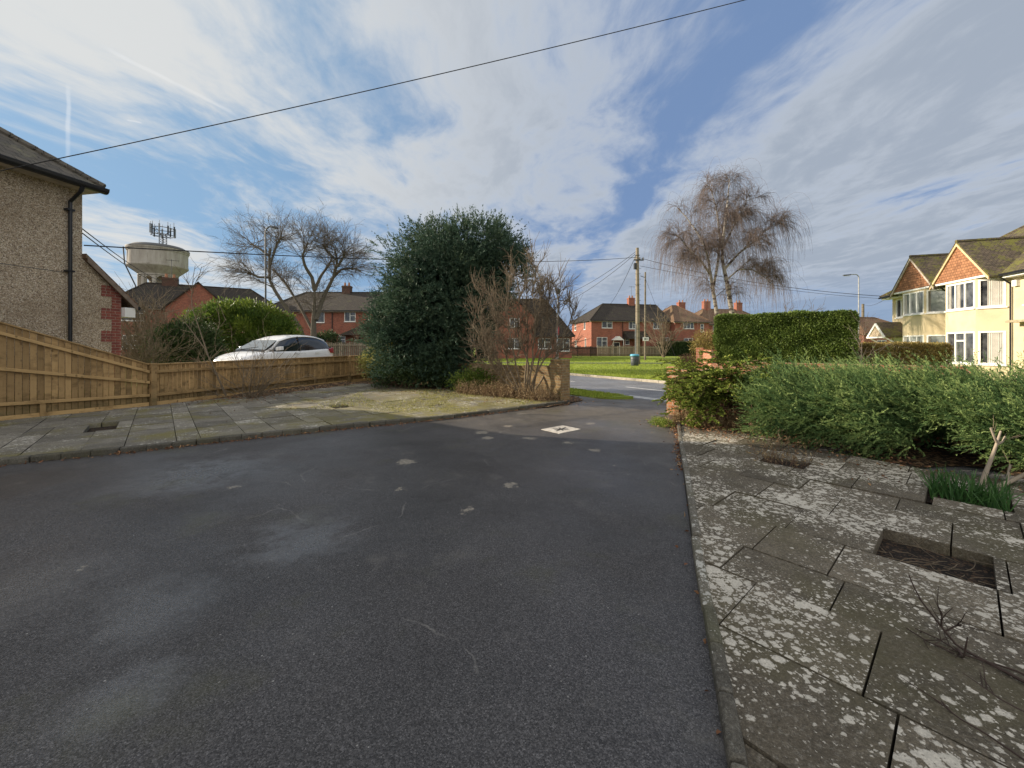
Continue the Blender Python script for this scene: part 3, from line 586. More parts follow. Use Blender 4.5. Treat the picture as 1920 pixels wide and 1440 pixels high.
# flag paving in random courses, real slabs with open joints, cut to a ground polygon
UA = np.array([0.66, -0.751]); UA /= np.linalg.norm(UA); UB = np.array([-UA[1], UA[0]])
def uvp(p): p = np.array(p); return (float(p @ UA), float(p @ UB))
def clip(poly, rc):
    (u0, v0, u1, v1) = rc
    for ax, val, sg in ((0, u0, 1), (0, u1, -1), (1, v0, 1), (1, v1, -1)):
        outp = []
        for i in range(len(poly)):
            a, b_ = poly[i - 1], poly[i]; ia = (a[ax] - val) * sg >= 0; ib = (b_[ax] - val) * sg >= 0
            if ia != ib:
                f = (val - a[ax]) / (b_[ax] - a[ax]); outp.append((a[0] + (b_[0] - a[0]) * f, a[1] + (b_[1] - a[1]) * f))
            if ib: outp.append(b_)
        poly = outp
        if len(poly) < 3: return []
    return poly
def flags(name, region, z, m, holes, seed, rows=(0.61, 0.46, 0.61, 0.61, 0.305), lens=(0.61, 0.915, 0.46, 0.61), gap=0.010, v_at=None):
    rr = random.Random(seed); reg = [uvp(p) for p in region]
    us = [p[0] for p in reg]; vs = [p[1] for p in reg]; mb = MB()
    v = min(vs) - 0.3
    if v_at is not None: v = v_at - math.ceil((v_at - v) / sum(rows)) * sum(rows)
    k = 0
    while v < max(vs):
        h = rows[k % len(rows)]; k += 1; u = min(us) - rr.random() * 0.9
        while u < max(us):
            w = rr.choice(lens); rects = [(u + gap / 2, v + gap / 2, u + w - gap / 2, v + h - gap / 2)]
            for (hu0, hv0, hu1, hv1) in holes:
                nx = []
                for (a, b_, c_, d_) in rects:
                    if a >= hu1 or c_ <= hu0 or b_ >= hv1 or d_ <= hv0: nx.append((a, b_, c_, d_)); continue
                    if a < hu0: nx.append((a, b_, hu0, d_))
                    if c_ > hu1: nx.append((hu1, b_, c_, d_))
                    m0, m1 = max(a, hu0), min(c_, hu1)
                    if b_ < hv0: nx.append((m0, b_, m1, hv0))
                    if d_ > hv1: nx.append((m0, hv1, m1, d_))
                rects = nx
            dz = rr.uniform(-0.007, 0.007); tx, ty = rr.uniform(-.006, .006), rr.uniform(-.006, .006); r = rr.random()
            for rc in rects:
                if rc[2] - rc[0] < 0.05 or rc[3] - rc[1] < 0.05: continue
                pl = clip(reg, rc)
                if len(pl) < 3: continue
                ar = sum(pl[i - 1][0] * pl[i][1] - pl[i][0] * pl[i - 1][1] for i in range(len(pl))) / 2
                if abs(ar) < 0.004: continue
                if ar < 0: pl = pl[::-1]
                n = len(mb.v); q = len(pl)
                for zz_, lo in ((z, 0), (-0.06, 1)):
                    for (a, b_) in pl:
                        p = UA * a + UB * b_; hz = (z + dz + tx * (a - u) + ty * (b_ - v)) if not lo else -0.06
                        mb.v.append((p[0], p[1], hz))
                mb.f.append(tuple(range(n, n + q))); mb.r.append(r)
                for i in range(q): j = (i + 1) % q; mb.f.append((n + i, n + q + i, n + q + j, n + j)); mb.r.append(r)
            u += w
        v += h
    return struct(mb.build(name, m, bevel=0.004))
def hole(c, du, dv): u, v = uvp(c); return (u - du / 2, v - dv / 2, u + du / 2, v + dv / 2)
HR1 = (3.13, 2.98); HR2 = (4.72, 4.14); HR3 = (3.66, 5.36)
HL4 = (-7.73, 7.55); HL5 = (-4.28, 10.05)
right_reg = [(float(p[0]) + 0.057, float(p[1]) - 0.012) for p in KRs] + [(4.05, 8.0), (4.25, 7.05), (4.6, 6.0), (5.25, 5.0), (6.6, 4.1), (9.5, 1.6), (9.5, -1), (0.25, -1)]
v1 = uvp(HR1)[1] - 0.29
flags('garden_paving', right_reg, 0.036, M['slab_right'], [hole(HR1, 0.60, 0.56), hole(HR2, 0.58, 0.55), hole(HR3, 0.5, 0.42)], 5, rows=(0.61, 0.61, 0.46, 0.61), lens=(0.61, 0.61, 0.46, 0.61, 0.76), v_at=v1)
lk = [(float(p[0]), float(p[1])) for p in KLs]
off_l = []
for i, p in enumerate(lk):
    a = np.array(lk[max(0, i - 1)]); b_ = np.array(lk[min(len(lk) - 1, i + 1)]); d = nrm(b_ - a); off_l.append(tuple(np.array(p) + np.array([-d[1], d[0]]) * 0.145))
bed = [tuple(WALL_B - WNn * 0.9 - WD * 0.25), tuple(WALL_B - WNn * 1.0 - WD * 2.2), (-1.3, 13.3), (-3.2, 14.4), (-5.2, 15.6), (-6.4, 16.3), (-6.95, 14.5), (-7.85, 12.2), (-8.75, 11.0), (-9.3, 10.0), (-10.5, 7.95), (-13.2, 3.2), (-15, 1.5)]
flags('patio_paving', off_l + bed, 0.074, M['slab_left'], [hole(HL4, 0.92, 0.42), hole(HL5, 0.62, 0.5)], 11, rows=(0.61, 0.46, 0.61, 0.305))
struct(MB().box((-1, -1, 0), (1, 1, 0.004)).build('bed_soil', M['soil'])).matrix_world = Matrix.Translation((HR1[0], HR1[1], -0.045)) @ Matrix.Rotation(math.atan2(UA[1], UA[0]), 4, 'Z') @ Matrix.Diagonal((0.32, 0.30, 1, 1))
struct(MB().box((-1, -1, 0), (1, 1, 0.004)).build('bed_soil', M['soil'])).matrix_world = Matrix.Translation((HR2[0], HR2[1], -0.03)) @ Matrix.Rotation(math.atan2(UA[1], UA[0]), 4, 'Z') @ Matrix.Diagonal((0.31, 0.29, 1, 1))

def mound(name, a, b_, half, h, m, n=60, mrow=10, z=.05):
    a = np.array(a, float); b_ = np.array(b_, float); d = nrm(b_ - a); nn = np.array([-d[1], d[0]]); L = np.linalg.norm(b_ - a); Vv = []; F = []
    for i in range(n + 1):
        for j in range(mrow + 1):
            u, w = i / n, j / mrow * 2 - 1; p = a + d * u * L + nn * w * half * (.8 + .2 * math.sin(i * .7)); e = max(0.0, 1 - w * w) * min(1, 8 * u, 8 * (1 - u)); Vv.append((p[0], p[1], z + h * e * (.7 + .3 * math.sin(i * .9 + j)) + random.uniform(-.012, .012) * e))
    for i in range(n):
        for j in range(mrow): k = i * (mrow + 1) + j; F.append((k, k + mrow + 1, k + mrow + 2, k + 1))
    return struct(bulk(name, Vv, F, m, None, smooth_=True))
mound('soil_bed', (-8.35, 11.4), (-6.35, 16.6), .62, .13, M['litter'])
mound('soil_bed', (4.0, 8.9), (11.0, 1.9), 1.75, .06, M['litter'], z=-.005)
mound('soil_bed', (-6.6, 17.9), (1.5, 10.95), 1.45, .06, M['litter'], z=.03)
for (hx, hy), du, dv in ((HR3, .24, .20), (HL4, .45, .20), (HL5, .30, .24)):
    o = struct(MB().box((-1, -1, 0), (1, 1, 0.004)).build('bed_soil', M['soil'])); o.matrix_world = Matrix.Translation((hx, hy, -0.005)) @ Matrix.Rotation(math.atan2(UA[1], UA[0]), 4, 'Z') @ Matrix.Diagonal((du, dv, 1, 1))
# manhole
mx, my = G(1052, 805.3); rt = thing('manhole_cover', 'pale dusty rectangular manhole cover set in the driveway asphalt', 'manhole', (mx, my, 0.0), RAD(40))
fr = MB()
for a, b_ in (((-.30, -.235, -.02), (.30, -.20, .007)), ((-.30, .20, -.02), (.30, .235, .007)), ((-.30, -.20, -.02), (-.265, .20, .007)), ((.265, -.20, -.02), (.30, .20, .007))): fr.box(a, b_)
fr.build('frame', M['lid'], rt)
MB().box((-.258, -.193, -.02), (.258, .193, .005)).build('lid', M['lid'], rt)
cr = MB()
for k in range(4):
    th = RAD(20 + k * 45); L = 0.15 if k % 2 else 0.2
    cr.bar((-math.cos(th) * L, -math.sin(th) * L * 0.8, 0.0055), (math.cos(th) * L, math.sin(th) * L * 0.8, 0.0055), 0.03, 0.006)
cr.build('worn_star', M['iron'], rt)

# ------------------------------------------------------------------ fences on the left
def frame2(a, b_):
    a = np.array([a[0], a[1]]); b_ = np.array([b_[0], b_[1]]); L = np.linalg.norm(b_ - a); d = (b_ - a) / L; n = np.array([d[1], -d[0]])    # n = right hand side (towards the drive)
    def f(u, z, w): p = a + d * u + n * w; return (p[0], p[1], z)
    return f, L
def fbox(mb, f, u0, u1, z0, z1, w0, w1, ztop2=None, zbot2=None, r=None):
    za, zb = z1, (z1 if ztop2 is None else ztop2); ya, yb = z0, (z0 if zbot2 is None else zbot2)
    mb.hexa([f(u0, ya, w1), f(u1, yb, w1), f(u1, yb, w0), f(u0, ya, w0), f(u0, za, w1), f(u1, zb, w1), f(u1, zb, w0), f(u0, za, w0)], r)
def fence_run(root, f, u0, u1, ztop, rails, zb=0.16):
    off = root.location; ov = 0.012
    bd = MB(); u = u0
    while u < u1 - 0.02:
        w = min(0.102, u1 - u); x = random.uniform(-.003, .003)
        w0 = w; w = w - 0.007 - ov; bd.hexa([f(u, zb, 0.014 + x), f(u + w + ov, zb, 0.002 + x), f(u + w + ov, zb, -0.006), f(u, zb, -0.012),
                 f(u, ztop(u), 0.014 + x), f(u + w + ov, ztop(u + w), 0.002 + x), f(u + w + ov, ztop(u + w), -0.006), f(u, ztop(u), -0.012)]); u += w0
    bd.build('board_panel', M['fence'], root, off=off)
    for rz in rails:
        r_ = MB(); fbox(r_, f, u0, u1, rz(u0) - 0.035, rz(u0) + 0.035, 0.018, 0.085, rz(u1) + 0.035, rz(u1) - 0.035); r_.build('rail', M['fence_rail'], root, off=off, bevel=0.008)
    gb = MB(); fbox(gb, f, u0, u1, 0.0, zb - 0.004, -0.012, 0.02); gb.build('gravel_board', M['fence_rail'], root, off=off)
    cp = MB(); fbox(cp, f, u0, u1, ztop(u0) + .002, ztop(u0) + 0.035, -0.03, 0.05, ztop(u1) + 0.035, ztop(u1) + .002); cp.build('capping', M['fence_rail'], root, off=off, bevel=0.006)
FD = nrm(np.array([1.22, 2.1])); F0 = FENCE_A - FD * 3.05
rt = thing('wooden_fence', 'tall timber fence whose top slopes down to the corner post, below the pebble dashed house', 'fence', (*F0, 0))
f, L = frame2(F0 - FD * 3.0, FENCE_A - FD * 0.07)
zt = lambda u: 2.31 + 0.2 if u < 3.0 else 2.31 - (u - 3.0) / (L - 3.0) * (2.31 - 1.12)
fence_run(rt, f, 0.0, 2.98, lambda u: 2.4, [lambda u: 2.2, lambda u: 1.35, lambda u: 0.45])
fence_run(rt, f, 3.0, L, lambda u: 2.31 - (u - 3.0) / (L - 3.0) * (2.31 - 1.10), [lambda u: 2.10 - (u - 3.0) / (L - 3.0) * (2.10 - 0.93), lambda u: 1.25 - (u - 3.0) / (L - 3.0) * (1.25 - 0.665), lambda u: 0.42 - (u - 3.0) / (L - 3.0) * 0.08])
st = MB(); fbox(st, f, 4.15, 4.23, 0.0, 0.36, 0.022, 0.07); st.build('stub_post', M['fence_rail'], rt, off=rt.location)
p_ = MB(); fbox(p_, f, 2.93, 3.03, 0.0, 2.36, 0.088, 0.18); p_.build('post', M['fence'], rt, off=rt.location, bevel=0.006)
rt = thing('wooden_fence', 'low closeboard timber fence in front of the white car, running to the conifer', 'fence', (*FENCE_A, 0))
f, L = frame2(FENCE_A, FENCE_B)
fence_run(rt, f, 0.06, 6.9, lambda u: 1.10 + u * 0.006, [lambda u: 0.93 + u * 0.006, lambda u: 0.33 + u * 0.004])
fence_run(rt, f, 7.05, L - 0.1, lambda u: 1.14 + (u - 7) * 0.006, [lambda u: 0.97, lambda u: 0.35])
for u in (0.0, 6.98, L - 0.05):
    p_ = MB(); fbox(p_, f, u - 0.06, u + 0.06, 0.0, 1.155 if u > 1 else 1.15, -0.05, 0.09); p_.build('post', M['fence'], rt, off=rt.location, bevel=0.006)

# ------------------------------------------------------------------ front garden walls with piers
def wall_run(root, a, b_, h, m, th=0.215, coping=True):
    f, L = frame2(a, b_); off = root.location
    w_ = MB(); fbox(w_, f, 0, L, -0.2, h, -th / 2, th / 2); w_.build('brickwork', m, root, off=off)
    if coping:
        c_ = MB(); u = 0.0
        while u < L - 0.03:
            fbox(c_, f, u + .004, min(L, u + 0.075) - .004, h + .004, h + 0.105 + random.uniform(-.004, .004), -th / 2 - .004, th / 2 + .004); u += 0.079
        c_.build('coping', m, root, off=off)
def pier(root, c, d, s, h, m):
    d = np.array(d); n = np.array([d[1], -d[0]]); off = root.location; mb = MB()
    q = [c + d * (-s / 2) + n * (-s / 2), c + d * (-s / 2) + n * (s / 2), c + d * (s / 2) + n * (s / 2), c + d * (s / 2) + n * (-s / 2)]
    mb.prism(q, -0.2, h); mb.build('pier', m, root, off=off)
    t_ = MB(); q2 = [c + (p - c) * 1.04 for p in q]; t_.prism(q2, h + .003, h + 0.075); t_.build('pier_cap', m, root, off=off, bevel=0.01)
PB = WALL_B; PC = WALL_C
rt = thing('garden_wall', 'mossy stock brick garden wall ending at a square pier left of the drive gateway', 'wall', (*WALL_A, 0))
wall_run(rt, WALL_A, PB - WD * 1.3, 0.86, M['brick_stock']); wall_run(rt, PB - WD * 1.3, PB - WD * 0.235, 1.0, M['brick_stock'], coping=False); pier(rt, PB, WD, 0.40, 1.13, M['brick_stock'])
rt = thing('garden_wall', 'orange brick garden wall with a lichened pier, behind the golden evergreen and the juniper', 'wall', (*PC, 0))
pier(rt, PC, WD, 0.27, 1.03, M['brick_pier']); wall_run(rt, PC + WD * 0.17, PC + WD * 9.0, 0.95, M['brick_pier'])

# ------------------------------------------------------------------ houses
def window(root, o, ex, nrm_, w, h, lights=2, transom=0.0, fr=0.055, sill=True, frame_m='white', name='window', pane='glass', off=None, curtain=None):
    """o = lower left corner on the wall face, ex along the wall, nrm_ outwards (all local to root)"""
    o = np.array(o, float); ex = np.array([*ex, 0.0]); n = np.array([*nrm_, 0.0]); ez = np.array([0, 0, 1.0])
    def f(u, z, d): return tuple(o + ex * u + ez * z + n * d)
    def bx(mb, u0, u1, z0, z1, d0, d1): mb.hexa([f(u0, z0, d1), f(u1, z0, d1), f(u1, z0, d0), f(u0, z0, d0), f(u0, z1, d1), f(u1, z1, d1), f(u1, z1, d0), f(u0, z1, d0)])
    mb = MB(); D0, D1 = -0.07, 0.012
    bx(mb, 0, w, 0, fr, D0, D1); bx(mb, 0, w, h - fr, h, D0, D1); bx(mb, 0, fr, fr, h - fr, D0, D1); bx(mb, w - fr, w, fr, h - fr, D0, D1)
    for i in range(1, lights): c = w * i / lights; bx(mb, c - fr * .6, c + fr * .6, fr, h - fr, D0, D1 - .003)
    if transom: 
        for i in range(lights):
            if i % 2 == 1 or lights == 1: bx(mb, w * i / lights + fr * .6, w * (i + 1) / lights - fr * .6, h * transom - fr / 2, h * transom + fr / 2, D0, D1 - .003)
    wn = mb.build(name, M[frame_m], root)
    pb = MB(); pb.poly([f(fr, fr, -0.045), f(w - fr, fr, -0.045), f(w - fr, h - fr, -0.045), f(fr, h - fr, -0.045)]); pb.build('pane', M[pane], wn)
    if curtain:
        for (c0, c1) in curtain:
            cb = MB(); nn = 40; pv = None
            for i in range(nn + 1):
                u = fr + (w - 2 * fr) * (c0 + (c1 - c0) * i / nn); d = -0.031 + 0.010 * math.sin(i * 1.35) + 0.003 * math.sin(i * 3.1)
                cu = (f(u, fr + .005, d), f(u, h - fr - .005, d))
                if pv: cb.poly([pv[0], cu[0], cu[1], pv[1]])
                pv = cu
            cb.build('curtain', M['curtain'], wn)
    if sill:
        sb = MB(); bx(sb, -0.05, w + 0.05, -0.06, -0.002, -0.02, 0.07); sb.build('sill', M['white' if sill is True else sill], wn)
    return wn
def wall_face(mb, o, ex, n, W, H, ops, depth=0.09):
    """wall with real openings; ops = (u0, z0, u1, z1)"""
    o = np.array(o, float); ex = np.array([*ex, 0.0]); nv = np.array([*n, 0.0]); ez = np.array([0, 0, 1.0])
    def f(u, z, d=0.0): return tuple(o + ex * u + ez * z + nv * d)
    us = sorted({0.0, W} | {x for q in ops for x in (q[0], q[2])}); zs = sorted({0.0, H} | {x for q in ops for x in (q[1], q[3])})
    for a, b_ in zip(us[:-1], us[1:]):
        for c_, d_ in zip(zs[:-1], zs[1:]):
            if any(q[0] <= (a + b_) / 2 <= q[2] and q[1] <= (c_ + d_) / 2 <= q[3] for q in ops): continue
            mb.poly([f(a, c_), f(b_, c_), f(b_, d_), f(a, d_)])
    for (a, c_, b_, d_) in ops:
        mb.poly([f(a, c_), f(a, d_), f(a, d_, -depth), f(a, c_, -depth)]); mb.poly([f(b_, d_), f(b_, c_), f(b_, c_, -depth), f(b_, d_, -depth)])
        mb.poly([f(a, d_), f(b_, d_), f(b_, d_, -depth), f(a, d_, -depth)]); mb.poly([f(b_, c_), f(a, c_), f(a, c_, -depth), f(b_, c_, -depth)])
        mb.poly([f(a, c_, -depth), f(b_, c_, -depth), f(b_, d_, -depth), f(a, d_, -depth)])
def hip_roof(mb, x0, x1, y0, y1, he, hr, hip0, hip1, th=0.12):
    """roof over a rectangle, ridge along x; hip0/hip1 = inset of the ridge ends (0 = gable)"""
    ym = (y0 + y1) / 2; A, B, C_, D_ = (x0, y0, he), (x1, y0, he), (x1, y1, he), (x0, y1, he); R0, R1 = (x0 + hip0, ym, hr), (x1 - hip1, ym, hr)
    mb.poly([A, B, R1, R0]); mb.poly([C_, D_, R0, R1]); mb.poly([D_, A, R0]); mb.poly([B, C_, R1])
    dn = lambda p: (p[0], p[1], p[2] - th)
    for a, b_ in ((A, B), (B, C_), (C_, D_), (D_, A)): mb.poly([dn(a), dn(b_), b_, a])
    mb.poly([dn(D_), dn(C_), dn(B), dn(A)])
    return [(A, R0), (D_, R0), (B, R1), (C_, R1), (R0, R1)]
def ridge_caps(mb, lines, r=0.09):
    for a, b_ in lines:
        L = (Vector(b_) - Vector(a)).length; n = max(1, int(L / 0.42)); a = Vector(a); b_ = Vector(b_)
        for i in range(n): mb.tube(a.lerp(b_, i / n), a.lerp(b_, (i + 0.99) / n), r, r * 0.93, 6)
def chimney(root, x, y, z0, z1, wx, wy, m, pots=2, aerial=False):
    c_ = MB(); c_.box((x - wx / 2, y - wy / 2, z0), (x + wx / 2, y + wy / 2, z1)); c_.box((x - wx / 2 - .04, y - wy / 2 - .04, z1 - .22), (x + wx / 2 + .04, y + wy / 2 + .04, z1 - .08))
    ch = c_.build('chimney', M[m], root)
    for i in range(pots):
        p_ = MB(); px = x + (i - (pots - 1) / 2) * wx / max(1, pots) * 1.0; p_.lathe([(0.0, 0), (0.13, 0), (0.12, .18), (0.10, 0.35), (0.125, .40), (0.09, .41), (0.0, .38)], (px, y, z1), 12); p_.build('chimney_pot', M['pot'], ch, smooth_=False)
    if aerial:
        a_ = MB(); a_.tube((x + .1, y, z1), (x + .1, y, z1 + 2.0), 0.025, n=6); a_.tube((x - .35, y, z1 + 1.9), (x + .75, y, z1 + 1.9), 0.018, n=6)
        for k in range(6): a_.tube((x - .3 + .2 * k, y - .25, z1 + 1.9), (x - .3 + .2 * k, y + .25, z1 + 1.9), 0.012, n=5)
        a_.build('aerial', M['dark_steel'], ch)
def brick_house(name, label, cat, loc, rz, L, D, he, hr, hip, front, left=(), right=(), chim=(), roof='tile_dark', wallm='brick_red', ov=0.35, group=None, front_ops=()):
    rt = thing(name, label, cat, loc, rz, group)
    w_ = MB(); ops = [(a, z0, a + w, z0 + h) for (a, z0, w, h, *_) in front] + list(front_ops)
    wall_face(w_, (0, 0, 0), (1, 0), (0, -1), L, he, ops)
    lo = [(a, z0, a + w, z0 + h) for (a, z0, w, h, *_) in left]; wall_face(w_, (0, D, 0), (0, -1), (-1, 0), D, he, lo)
    ro = [(a, z0, a + w, z0 + h) for (a, z0, w, h, *_) in right]; wall_face(w_, (L, 0, 0), (0, 1), (1, 0), D, he, ro)
    wall_face(w_, (L, D, 0), (-1, 0), (0, 1), L, he, [])
    for s, hp in ((0, hip[0]), (1, hip[1])):
        if hp == 0:
            x = L * s; tri = [(x, 0, he), (x, D / 2, hr - .08), (x, D, he)]; w_.poly(tri if s else tri[::-1])
    w_.build('walls', M[wallm], rt)
    r_ = MB(); ln = hip_roof(r_, -ov if hip[0] else -.08, L + (ov if hip[1] else .08), -ov, D + ov, he - 0.06, hr, hip[0], hip[1]); rf = r_.build('roof', M[roof], rt)
    c_ = MB(); ridge_caps(c_, [l for l in ln if (Vector(l[0]) - Vector(l[1])).length > .5]); c_.build('ridge_tiles', M[roof], rf)
    g_ = MB(); g_.box((-ov, -ov - .10, he - .17), (L + ov, -ov - .004, he - .06)); g_.build('gutter', M['black'], rf)
    fa = MB(); fa.box((-ov + .05, -ov + .03, he - .25), (L + ov - .05, -.004, he - .182)); fa.build('soffit', M['soffit'], rf)
    for (a, z0, w, h, *k) in front: window(rt, (a, 0, z0), (1, 0), (0, -1), w, h, *(k or [2]))
    for (a, z0, w, h, *k) in left: window(rt, (0, D - a, z0), (0, -1), (-1, 0), w, h, *(k or [2]))
    for (a, z0, w, h, *k) in right: window(rt, (L, a, z0), (0, 1), (1, 0), w, h, *(k or [2]))
    for c in chim: chimney(rt, *c)
    return rt
def door(root, x, w=0.9, h=2.05, m='black', y=0.0):
    d_ = MB(); d_.box((x, y - .085, 0.08), (x + w, y - .05, h)); d_.box((x + .1, y - .091, 1.15), (x + .4, y - .0851, 1.85)); d_.box((x + .5, y - .091, 1.15), (x + .8, y - .0851, 1.85)); d_.box((x + .1, y - .091, .25), (x + .8, y - .0851, 1.0))
    dr = d_.build('door', M[m], root); h_ = MB(); h_.bar((x + .8, y - .10, 1.02), (x + .8, y - .10, 1.16), .03, .03); h_.build('handle', M['steel'], dr)
    f_ = MB(); f_.box((x - .07, y - .088, 0.08), (x - .003, y - .02, h + .07)); f_.box((x + w + .003, y - .088, .08), (x + w + .07, y - .02, h + .07)); f_.box((x - .003, y - .088, h + .003), (x + w + .003, y - .02, h + .07)); f_.build('door_frame', M['white'], root)

# D : terrace beyond the green, to the right of the gateway
dD = RAD(12); cD = (12.3, 62.0, 0)
frontD = [(1.75, 4.35, 1.75, 1.25, 2, .62), (6.35, 4.25, 1.35, 1.2, 2, .62), (0.9, 1.35, 1.75, 1.55, 2, .62), (5.7, 1.75, 0.72, 1.15, 1, .6), (10.6, 4.3, 1.5, 1.2, 2, .62), (12.2, 1.5, 1.4, 1.4, 2, .62)]
rt = brick_house('brick_house', 'red brick house with orange end wall and gabled white door canopy, beyond the telegraph pole', 'house', cD, dD, 13.6, 8.5, 5.6, 8.6, (4.2, 0), frontD,
    left=[(1.3, 4.2, .75, 1.2, 1, .6), (5.5, 4.2, .65, 1.3, 1), (1.5, 1.3, .8, 1.2, 2), (5.9, 1.2, .5, 1.6, 1)], chim=[(9.0, 4.25, 7.9, 9.7, 1.1, .7, 'brick_red', 2, True)], front_ops=[(3.75, .06, 4.65, 2.1)])
door(rt, 3.75)
cn = MB(); cn.hexa([(3.3, -.9, 2.45), (5.1, -.9, 2.45), (5.1, -.01, 2.45), (3.3, -.01, 2.45), (4.1, -.9, 3.05), (4.3, -.9, 3.05), (4.3, -.01, 3.05), (4.1, -.01, 3.05)]); cn.build('door_canopy', M['white'], rt)
ps = MB(); ps.box((4.97, -.85, 0), (5.05, -.77, 2.45)); ps.build('canopy_post', M['white'], rt); ps = MB(); ps.bar((3.4, -.8, 2.4), (3.4, -.05, 1.5), .07, .07); ps.build('canopy_bracket', M['white'], rt)
lp = MB(); lp.hexa([(5.3, -1.6, 2.65), (9.3, -1.6, 2.65), (9.3, -.01, 2.65), (5.3, -.01, 2.65), (5.4, -1.55, 2.72), (9.2, -1.55, 2.72), (9.2, -.02, 3.9), (5.4, -.02, 3.9)]); lp.build('porch_roof', M['tile_dark'], rt)
wg = MB(); wg.box((9.45, -1.55, 0), (9.3 + 0, -.02, 2.6)) if False else wg.box((7.9, -1.4, 0), (9.15, -.02, 2.64)); wg.build('porch', M['brick_red'], rt)
dp = MB(); dp.tube((5.25, -.08, .1), (5.25, -.08, 5.4), .045, n=6); dp.build('drainpipe', M['black'], rt)
# wing with the hipped tan roof
c2 = (cD[0] + math.cos(dD) * 13.7 + math.sin(dD) * 1.2, cD[1] + math.sin(dD) * 13.7 - math.cos(dD) * 1.2, 0)
rt = brick_house('brick_house', 'red brick house with tan hipped roof, seen through the hanging birch twigs', 'house', c2, dD, 6.2, 9.7, 5.5, 8.5, (3.0, 3.0), [(1.5, 4.3, 1.9, 1.15, 3), (4.6, 3.8, .62, 1.3, 1, .6), (1.6, 1.5, 1.6, 1.3, 2)], left=[(7.2, 3.9, .5, .5, 1)], chim=[(5.6, 6.5, 6.8, 9.3, 1.3, .7, 'brick_red', 2)], roof='tile_brown')
c3 = (c2[0] + math.cos(dD) * 6.9 - math.sin(dD) * 2.5, c2[1] + math.sin(dD) * 6.9 + math.cos(dD) * 2.5, 0)
brick_house('brick_house', 'brown tiled house with two brick chimneys, its roof just above the tall clipped hedge', 'house', c3, dD, 14, 8, 5.3, 8.2, (3.5, 3.5), [(2, 4.0, 1.5, 1.2, 2), (7, 4.0, 1.5, 1.2, 2)], chim=[(3.8, 4, 7.5, 9.6, 1.3, .7, 'brick_red', 2), (10.5, 4, 7.4, 9.5, 1.2, .7, 'brick_red', 2, True)], roof='tile_brown')
# C : behind the bare shrub, roof sweeping down on the right
rt = thing('brick_house', 'red brick house with steep roof sweeping down to low eaves, behind the big bare shrub', 'house', (-4.6, 50, 0), RAD(3))
w_ = MB(); fo = [(7.9, 1.2, 9.6, 2.5), (10.3, .9, 11.9, 2.5), (4.2, 1.2, 5.6, 2.5)]
wall_face(w_, (0, 0, 0), (1, 0), (0, -1), 12.2, 2.85, fo); wall_face(w_, (0, 8, 0), (0, -1), (-1, 0), 8, 2.85, []); wall_face(w_, (12.2, 0, 0), (0, 1), (1, 0), 8, 2.85, [(2, 1, 3, 2.2)]); wall_face(w_, (12.2, 8, 0), (-1, 0), (0, 1), 12.2, 2.85, [])
w_.build('walls', M['brick_red'], rt)
r_ = MB(); ln = hip_roof(r_, -.3, 12.5, -.35, 8.35, 2.8, 7.9, 3.0, 3.2); rf = r_.build('roof', M['tile_dark'], rt); c_ = MB(); ridge_caps(c_, ln); c_.build('ridge_tiles', M['tile_dark'], rf)
window(rt, (7.9, 0, 1.2), (1, 0), (0, -1), 1.7, 1.3, 2, .65); window(rt, (10.3, 0, .9), (1, 0), (0, -1), 1.6, 1.6, 2, .65); window(rt, (4.2, 0, 1.2), (1, 0), (0, -1), 1.4, 1.3, 2, .65)
w2 = MB(); wall_face(w2, (2.4, -.6, 0), (1, 0), (0, -1), 5.0, 5.2, [(1.9, 3.9, 3.1, 5.0), (1.7, 1.2, 3.3, 2.5)]); wall_face(w2, (2.4, 4, 0), (0, -1), (-1, 0), 4.6, 5.2, []); wall_face(w2, (7.4, -.6, 0), (0, 1), (1, 0), 4.6, 5.2, []); w2.poly([(2.4, -.6, 5.2), (7.4, -.6, 5.2), (4.9, -.6, 7.4)]); w2.build('gabled_wing', M['brick_red'], rt)
window(rt, (4.3, -.6, 3.9), (1, 0), (0, -1), 1.2, 1.1, 2, .65); window(rt, (4.1, -.6, 1.2), (1, 0), (0, -1), 1.6, 1.3, 2, .65)
g_ = MB(); 
for s in (-1, 1): g_.hexa([(4.9, -.8, 7.42), (4.9 + s * 2.8, -.8, 4.98), (4.9 + s * 2.8, 4, 4.98), (4.9, 4, 7.42), (4.9, -.8, 7.56), (4.9 + s * 2.8, -.8, 5.12), (4.9 + s * 2.8, 4, 5.12), (4.9, 4, 7.56)])
g_.build('wing_roof', M['tile_dark'], rt)
# B : behind the pollarded tree
frontB = [(0.35, 4.25, 1.7, 1.2, 3), (6.0, 4.2, 1.0, 1.25, 1), (9.25, 4.3, 1.25, 1.1, 2, .6), (8.6, 1.7, .75, 1.0, 1, .6), (10.4, 1.7, .75, .9, 1, .6), (2.5, 1.5, 1.5, 1.3, 2), (14.3, 4.3, 1.3, 1.1, 2)]
rt = brick_house('brick_house', 'red brick house with brown tiled roof standing behind the pollarded tree', 'house', (-28.1, 45, 0), 0, 21.5, 8, 5.6, 8.1, (3.2, 3.2), frontB, chim=[(7.9, 4, 7.6, 8.9, 1.0, .7, 'brick_dark', 2)], roof='tile_brown' if False else 'tile_dark')
lp = MB(); lp.hexa([(8.9, -1.5, 2.75), (13.2, -1.5, 2.75), (13.2, -.01, 2.75), (8.9, -.01, 2.75), (9.4, -1.45, 2.83), (12.7, -1.45, 2.83), (12.7, -.02, 4.1), (11.6, -.02, 4.1)]); lp.build('porch_roof', M['tile_dark'], rt)
dp = MB(); dp.tube((7.9, -.08, .1), (7.9, -.08, 5.4), .05, n=6); dp.build('drainpipe', M['black'], rt)
